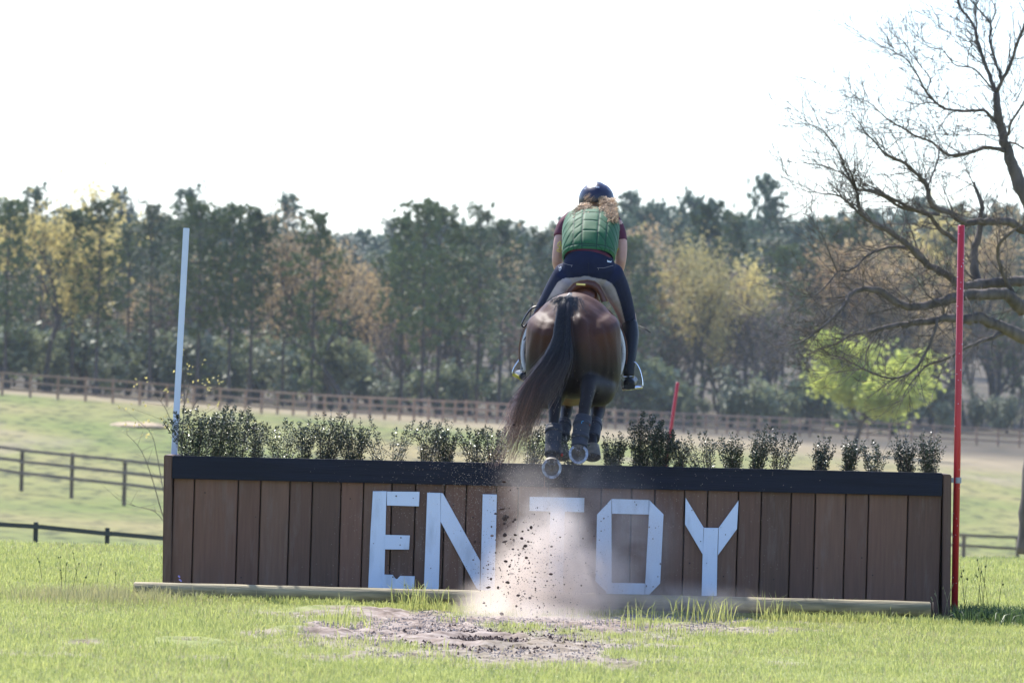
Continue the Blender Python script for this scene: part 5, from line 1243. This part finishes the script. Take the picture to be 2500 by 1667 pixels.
# body protector: padded shell with seams
NV, NU = 150, 220
VV = catmull(VK, 8); idx = np.linspace(0, len(VV) - 1.001, NV)
vs = []; seam = []
tot = 0; Ls = []
prevc = None
for f in idx:
    k = int(f); q = VV[k] * (1 - (f - k)) + VV[min(k + 1, len(VV) - 1)] * (f - k)
    if prevc is not None: tot += (Vector(q[:3]) - prevc).length
    prevc = Vector(q[:3]); Ls.append((q, tot))
for i, (q, s_) in enumerate(Ls):
    q2 = Ls[min(i + 2, NV - 1)][0]; q1 = Ls[max(i - 2, 0)][0]; t = (Vector(q2[:3]) - Vector(q1[:3])).normalized()
    a = Vector((1, 0, 0)); a = (a - t * a.dot(t)).normalized(); b_ = t.cross(a)
    v = s_ / tot
    for j in range(NU):
        th = 2 * math.pi * j / NU; ct_, st_ = math.cos(th), math.sin(th)
        # slightly squared section
        k4 = 1 / ((abs(ct_) ** 2.4 + abs(st_) ** 2.4) ** (1 / 2.4)); x = q[3] * 1.04 * ct_ * k4; y = q[4] * 1.06 * st_ * k4
        ax_ = abs(x); w_ = q[3] / .176; ax2 = ax_ / w_
        if ax2 < .052: dv = abs(((v * 5.3 + .3) % 1) - .5) / 5.3 * tot
        elif ax2 < .112: dv = abs((((v + (ax2 - .052) / tot * .85) * 7.2) % 1) - .5) / 7.2 * tot
        else: dv = abs((((v + (.060 * .85 + (ax2 - .112) * 1.5) / tot) * 7.2) % 1) - .5) / 7.2 * tot
        dx_ = min(abs(ax2 - .052), abs(ax2 - .112)); dd = min(dv, dx_, abs(v - .06) * tot)
        g = 1 - math.exp(-(dd / .006) ** 2); seam.append(1 - math.exp(-(dd / .0028) ** 2))
        pad = .006 + .0045 * g + .006 * (float(vnoise(v * 9 + 3, th * 2.2, 8)) - .5)
        if v < .03: pad *= v / .03
        nrm = (a * ct_ / q[3] + b_ * st_ / q[4]).normalized()
        low = max(0, -st_) * .012 * max(0, 1 - v * 5)
        vs.append(Vector(q[:3]) + a * x + b_ * y + nrm * pad - Vector((0, 0, low)))
fs = [(i * NU + j, i * NU + (j + 1) % NU, (i + 1) * NU + (j + 1) % NU, (i + 1) * NU + j) for i in range(NV - 1) for j in range(NU)]
mb = MB(); mb.add(vs, fs); me = mb.mesh(); sm = np.array(seam)[:, None]
setcol(me, lambda c: np.array([.006, .02, .016]) * (1 - sm) + np.array([.02, .10, .036]) * sm)
M['vest'] = mat_attr('green_vest_cloth', .65, .25, .1, 90, .1)
vest = put('body_protector', me, M['vest'], rider)
for sg, pts in ((-1, [[(1369, 589), (1363, 594), (1362, 600), (1368, 603)], [(1370, 596), (1365, 606), (1371, 611)], [(1371, 610), (1362, 609), (1360, 613), (1369, 615)], [(1368, 590), (1371, 602), (1373, 612)]]), (1, [[(1498, 616), (1503, 610), (1511, 606)], [(1498, 620), (1505, 612), (1512, 608)], [(1500, 617), (1504, 622), (1502, 626)], [(1497, 589), (1499, 593), (1496, 597)], [(1497, 618), (1502, 615), (1508, 614)]])):
    mb = MB()
    for L_ in pts: mb.tube(cat3([W(x, y, .84) for x, y in L_], 4), .0028, 5)
    put('yellow_lace', mb.mesh(), M['lace'], vest)
# helmet
mb = MB(); hr = (.122, .150, .122); n = 40; vs = []; fs = []; rows = 22
Rt = Matrix.Rotation(R(-12), 3, 'X') @ Matrix.Rotation(R(4), 3, 'Y')
hcen = W(1456, 489, 1.28)
for i in range(rows + 1):
    ph = R(112) * i / rows
    for j in range(n):
        th = 2 * math.pi * j / n; r_ = math.sin(ph)
        p = Vector((hr[0] * r_ * math.cos(th), hr[1] * r_ * math.sin(th), hr[2] * math.cos(ph)))
        ridge = .004 * math.exp(-((p.x) / .02) ** 2) - .004 * math.exp(-((abs(p.x) - .045) / .008) ** 2) * (p.z > -.02)
        p *= 1 + ridge / .12
        vs.append(hcen + Rt @ p)
fs = [(i * n + j, (i + 1) * n + j, (i + 1) * n + (j + 1) % n, i * n + (j + 1) % n) for i in range(rows) for j in range(n)]
mb.add(vs, fs); me = mb.mesh(); hel = put('helmet', me, M['helmet'], rider)
mb = MB(); P = []
for j in range(n + 1):
    th = 2 * math.pi * j / n; ph = R(112); P.append(hcen + Rt @ Vector((hr[0] * math.sin(ph) * math.cos(th), hr[1] * math.sin(ph) * math.sin(th), hr[2] * math.cos(ph))))
mb.tube(P, .005, 8, False); put('helmet_rim', mb.mesh(), M['blackleather'], hel)
mb = MB(); ellipsoid(mb, hcen + Rt @ Vector((0, .155, .005)), (.075, .06, .008), 20); put('helmet_peak', mb.mesh(), M['helmet'], hel)
mb = MB(); ellipsoid(mb, hcen + Rt @ Vector((0, .0, .123)), (.014, .014, .005), 12); put('helmet_button', mb.mesh(), M['helmet'], hel)
for L_ in ([(1419, 468), (1425, 462), (1434, 460.5)], [(1494, 474), (1489, 466), (1482, 461)]):
    mb = MB(); mb.tube([on_surface(hel, x, y, .0005) for x, y in L_], [.002, .0035, .002], 6); put('helmet_vent', mb.mesh(), M['shoe'], hel)
mb = MB(); a_ = [on_surface(hel, x, y, .002) for x, y in ((1444, 489.5), (1456, 490.5), (1456, 495), (1444, 494))]; mb.hull8(a_, [p + Vector((0, .006, 0)) for p in a_]); put('reflective_tag', mb.mesh(), M['softmark'], hel, False)
fc = bpy.data.curves.new('t', 'FONT'); fc.body = 'uvex'; fc.size = 1; fc.extrude = .02; fo = bpy.data.objects.new('t', fc); COL.objects.link(fo)
dg = bpy.context.evaluated_depsgraph_get(); dg.update(); tm = bpy.data.meshes.new_from_object(fo.evaluated_get(dg)); bpy.data.objects.remove(fo)
xs = [v.co.x for v in tm.vertices]; wt = max(xs) - min(xs); x0 = min(xs)
for v in tm.vertices:
    u = (v.co.x - x0) / wt; px = 1446.5 + 17 * u; py = 457.5 + 1.8 * u - v.co.y / wt * 17; q = on_surface(hel, px, py, .0015); v.co = q + Vector((0, -v.co.z * .03, 0))
put('helmet_lettering', tm, M['softmark'], hel, False)
# curly hair
mb = MB(); cols = []; r9 = random.Random(21)
def curl(root, end, amp, turns, r_, tone):
    pts = []; n_ = int(turns * 7) + 6; d = end - root; a = d.orthogonal().normalized(); b_ = d.normalized().cross(a); ph = r9.uniform(0, 6.28); sag = r9.uniform(-.01, .02)
    for k in range(n_):
        t = k / (n_ - 1); g = min(1, t * 3); th = ph + turns * 6.283 * t
        pts.append(root + d * t + (a * math.cos(th) + b_ * math.sin(th)) * amp * g + Vector((0, -sag * 4 * t * (1 - t), 0)))
    mb.tube(pts, [r_ * (1 - .5 * (k / n_)) for k in range(n_)], 4, False); cols.extend([(*[q * tone for q in (.50, .33, .19)], 1)] * (n_ * 4))
for i in range(900):
    u = r9.random()
    if u < .34: x0 = r9.uniform(1416, 1440); y0 = r9.uniform(495, 505); x1 = x0 + r9.gauss(-4, 10); y1 = y0 + r9.uniform(14, 40)
    elif u < .72: x0 = r9.uniform(1468, 1502); y0 = r9.uniform(482, 508); x1 = x0 + r9.gauss(6, 9); y1 = y0 + r9.uniform(16, 50)
    else: x0 = r9.uniform(1440, 1480); y0 = r9.uniform(506, 514); x1 = x0 + r9.gauss(0, 9); y1 = y0 + r9.uniform(10, 32)
    x1 = min(x1, 1508); y1 = min(y1, 543)
    Yf = lambda y: 1.13 - max(0, y - 488) * .0052; a_ = W(x0, y0, Yf(y0) + r9.uniform(-.03, .03)); b_ = W(x1, y1, Yf(y1) + r9.uniform(-.04, .02))
    curl(a_, b_, r9.uniform(.007, .015), r9.uniform(1.5, 3.6), r9.uniform(.0014, .0028), r9.choice((.25, .4, .7, .9, 1.2, 1.7)))
for i in range(26):   # wisps over the back of the helmet
    x0 = r9.uniform(1418, 1442); y0 = r9.uniform(480, 500); a_ = W(x0, y0, 1.12); b_ = W(x0 + r9.uniform(2, 16), y0 - r9.uniform(4, 16), 1.12); curl(a_, b_, .004, .7, .0011, 1)
for i in range(46):
    x0 = r9.uniform(1462, 1482); y0 = r9.uniform(478, 488); a_ = W(x0, y0, 1.125); b_ = W(x0 + r9.uniform(-3, 12), y0 + r9.uniform(4, 14), 1.11); curl(a_, b_, .007, 1.2, .0018, 1.1)
me = mb.mesh(); at_ = me.color_attributes.new('Col', 'FLOAT_COLOR', 'POINT'); at_.data.foreach_set('color', np.array(cols, dtype=float).ravel())
M['hair'] = mat_attr('curly_hair', .5, .4); put('hair', me, M['hair'], rider)
# reins and whip, held in the hands
for sg, arm in ((-1, AL), (1, AR)):
    h = Vector(arm[-1][:3]) + Vector((0, .06, -.01)); mb = MB(); ribbon(mb, cat3([h, h.lerp(Vector((hx0 + .03 + sg * .06, 2.5, 1.85)), .5) + Vector((0, 0, -.03)), Vector((hx0 + .03 + sg * .06, 2.5, 1.85))]), .014, .0015, Vector((0, 0, 1)))
    o = put('rein', mb.mesh(), M['blackleather']); tag(o, 'black leather rein from the rider\'s %s hand to the horse\'s mouth' % ('left' if sg < 0 else 'right'), 'rein')
h = Vector(AR[-1][:3]) + Vector((0, .05, .0)); mb = MB(); mb.tube([h + Vector((-.05, .05, .05)), h, W(1545, 790, 1.12), W(1571, 800, 1.0), W(1588, 812, .95)], [.006, .005, .0035, .003, .0035], 8)
o = put('riding_whip', mb.mesh(), M['blackleather']); tag(o, 'thin black riding whip sticking out beside the rider\'s right knee', 'whip')

# ------------------------------------------------------------------ flying earth
CL = [(175, 603, 22, 10), (190, 655, 13, 24), (187, 685, 12, 9), (190, 750, 15, 15), (190, 788, 20, 7), (118, 754, 20, 4), (22, 788, 8, 10), (290, 730, 9, 6), (322, 722, 8, 6), (338, 708, 7, 12), (453, 815, 9, 7), (265, 833, 6, 5), (195, 898, 15, 8), (229, 892, 6, 6), (227, 968, 17, 9),
      (449, 970, 14, 9), (112, 997, 8, 9), (305, 990, 8, 8), (97, 1045, 18, 8), (152, 1046, 8, 9), (288, 1095, 7, 9), (255, 1150, 7, 8), (483, 1163, 7, 6), (207, 1250, 10, 10), (360, 1253, 7, 7), (232, 1235, 6, 6), (465, 1290, 6, 6), (194, 1310, 6, 5), (432, 1395, 7, 7), (503, 1460, 8, 7), (637, 1382, 6, 6),
      (185, 450, 16, 8), (262, 487, 9, 7), (222, 498, 5, 5), (430, 1182, 5, 4), (597, 1142, 4, 4), (180, 1203, 6, 5), (246, 1356, 6, 5), (215, 600, 6, 4), (138, 850, 6, 6), (630, 770, 5, 5), (693, 757, 6, 4), (240, 130, 8, 7), (675, 1488, 7, 6), (245, 1248, 5, 5), (560, 1130, 4, 4), (340, 790, 5, 4)]
ra = random.Random(19)
for i in range(22): CL.append((ra.gauss(240, 70), ra.uniform(620, 1260), ra.uniform(8, 16), ra.uniform(5, 11)))
for i in range(200): CL.append((ra.gauss(310, 120), ra.gauss(1000, 170), ra.uniform(2.5, 6.5), ra.uniform(2.5, 6)))
gm = [bpy.data.meshes.new('clod') for _ in range(5)]
for k in range(5):
    mb = MB(); ellipsoid(mb, (0, 0, 0), (1, 1, 1), 12); me = mb.mesh()
    for v in me.vertices: v.co *= 1 + .38 * (float(fbm(v.co.x * 2.2 + k * 7 + 9, v.co.y * 2.2 + v.co.z * 3 + 20, 3, k)) - .45) * 2 + ra.gauss(0, .06)
    gm[k] = me; me.materials.append(M['clod'])
for i, (x, y, a_, b_) in enumerate(CL):
    p = W(*Z4(x, y), ra.uniform(-2.1, -1.3) if ra.random() < .75 else ra.uniform(-1.2, -.4)); o = bpy.data.objects.new('earth_clod', gm[i % 5]); COL.objects.link(o); o.location = p; k = .4337 / 370 * .8
    o.scale = (a_ * k, (a_ + b_) / 2 * k, b_ * k); o.rotation_euler = (ra.uniform(-.3, .3), ra.uniform(-.3, .3), ra.uniform(0, 6))
    tag(o, 'dark clod of earth thrown up in the dust below the horse', 'clod', 'clods of earth flying up below the horse')
def grit(n, fn, size, name, mt, label):
    mb = MB(); V = []
    for i in range(n):
        p = fn(); s_ = size * ra.uniform(.5, 1.5); b0_ = len(mb.v)
        mb.add([p + Vector((s_, 0, 0)), p + Vector((-s_, s_ * .6, 0)), p + Vector((-s_ * .3, -s_, 0)), p + Vector((0, 0, s_ * 1.3))], [(0, 1, 2), (0, 3, 1), (1, 3, 2), (2, 3, 0)])
    o = put(name, mb.mesh(), mt, smooth=False); tag(o, label, 'grit', kind='stuff')
def g1():
    if ra.random() < .6: x, y = ra.gauss(1270, 120), ra.gauss(1220, 95)
    elif ra.random() < .6: x, y = ra.gauss(1330, 230), ra.gauss(1280, 110)
    else: x, y = ra.uniform(800, 1900), ra.uniform(900, 1420)
    return W(x, y, ra.uniform(-1.3, -.15))
grit(6500, g1, .0015, 'flying_sand', M['grain'], 'fine pale sand grains sprayed in front of the jump and the horse')
def g2(): return W(ra.gauss(1290, 75), ra.gauss(1400, 90), ra.uniform(-2.1, -1.0))
grit(1200, g2, .0024, 'flying_soil', M['clod'], 'small dark crumbs of soil flying in the dust cloud')
def g3():
    while True:
        x, y = ra.uniform(-1.4, 2), ra.uniform(-8, -1)
        if ra.random() < float(dirt(x, y)) ** 2: return Vector((x, y, tz(x, y) - .006))
grit(6000, g3, .0055, 'loose_soil', mat('loose_soil', (.34, .28, .25), .95, (.20, .155, .13), 12), 'crumbs of loose soil on the bare patch')
grit(700, lambda: (lambda t: Vector((-.1 + ra.gauss(0, .26), -5.4 + ra.gauss(0, .7), tz(0, -5.5) + .0)))(0), .008, 'dug_soil', M['clod'], 'freshly dug dark soil round the hoof mark')

# dust cloud
DB = [(1320, 1410, -.95, .36, .34, 1.0), (1350, 1300, -.9, .24, .26, .65), (1235, 1480, -1.0, .32, .20, .8), (1440, 1410, -.9, .30, .26, .6), (1370, 1490, -1.0, .48, .15, .5), (1640, 1470, -.85, .62, .14, .22), (1310, 1530, -1.9, .5, .15, .5), (1220, 1500, -1.6, .3, .16, .4), (1290, 1210, -.55, .24, .30, .07), (1540, 1330, -.5, .36, .36, .16), (1400, 1220, -.5, .5, .35, .08)]
mb = MB(); lo = W(1080, 1600, -.7); hi = W(2050, 1040, -.7); mb.box(((lo.x + hi.x) / 2, -1.32, (lo.z + hi.z) / 2), ((hi.x - lo.x) / 2, 1.25, (hi.z - lo.z) / 2))
me = mb.mesh()
m_ = bpy.data.materials.new('dust_volume'); m_.use_nodes = True; t = m_.node_tree; N = t.nodes.new; L = t.links.new
t.nodes.remove(t.nodes['Principled BSDF']); pv = N('ShaderNodeVolumePrincipled'); L(pv.outputs[0], t.nodes['Material Output'].inputs['Volume'])
pv.inputs['Color'].default_value = (.92, .82, .75, 1); pv.inputs['Anisotropy'].default_value = .3
ge = N('ShaderNodeNewGeometry'); acc = None
for px, py, Y, rx, rz, a_ in DB:
    c = W(px, py, Y); sb = N('ShaderNodeVectorMath'); sb.operation = 'SUBTRACT'; L(ge.outputs['Position'], sb.inputs[0]); sb.inputs[1].default_value = c
    ml = N('ShaderNodeVectorMath'); ml.operation = 'MULTIPLY'; L(sb.outputs[0], ml.inputs[0]); ml.inputs[1].default_value = (1 / rx, 1 / .5, 1 / rz)
    ln = N('ShaderNodeVectorMath'); ln.operation = 'LENGTH'; L(ml.outputs[0], ln.inputs[0])
    mr = N('ShaderNodeMapRange'); mr.interpolation_type = 'SMOOTHSTEP'; mr.inputs[1].default_value = .25; mr.inputs[2].default_value = 1.25; mr.inputs[3].default_value = a_; mr.inputs[4].default_value = 0; L(ln.outputs['Value'], mr.inputs[0])
    if acc is None: acc = mr.outputs[0]
    else: ad = N('ShaderNodeMath'); ad.operation = 'ADD'; L(acc, ad.inputs[0]); L(mr.outputs[0], ad.inputs[1]); acc = ad.outputs[0]
nz = N('ShaderNodeTexNoise'); nz.inputs['Scale'].default_value = 4.0; nz.inputs['Detail'].default_value = 7; nz.inputs['Roughness'].default_value = .62; nz.inputs['Distortion'].default_value = .8; L(ge.outputs['Position'], nz.inputs['Vector'])
mr = N('ShaderNodeMapRange'); mr.inputs[1].default_value = .36; mr.inputs[2].default_value = .62; mr.inputs[3].default_value = .05; mr.inputs[4].default_value = 1.8; L(nz.outputs[0], mr.inputs[0])
mu = N('ShaderNodeMath'); mu.operation = 'MULTIPLY'; L(acc, mu.inputs[0]); L(mr.outputs[0], mu.inputs[1])
mu2 = N('ShaderNodeMath'); mu2.operation = 'MULTIPLY'; L(mu.outputs[0], mu2.inputs[0]); mu2.inputs[1].default_value = 3.3; L(mu2.outputs[0], pv.inputs['Density'])
o = put('dust_cloud', me, m_, smooth=False); tag(o, 'pale pinkish dust cloud kicked up in front of the jump', 'dust', kind='stuff')

# haze
mb = MB(); mb.box((0, 700, 40), (1500, 1200, 62)); me = mb.mesh()
m_ = bpy.data.materials.new('haze_volume'); m_.use_nodes = True; t = m_.node_tree
t.nodes.remove(t.nodes['Principled BSDF']); pv = t.nodes.new('ShaderNodeVolumePrincipled'); t.links.new(pv.outputs[0], t.nodes['Material Output'].inputs['Volume'])
pv.inputs['Color'].default_value = (.78, .88, 1, 1); pv.inputs['Density'].default_value = .00011
o = put('haze', me, m_, smooth=False); tag(o, kind='stuff')
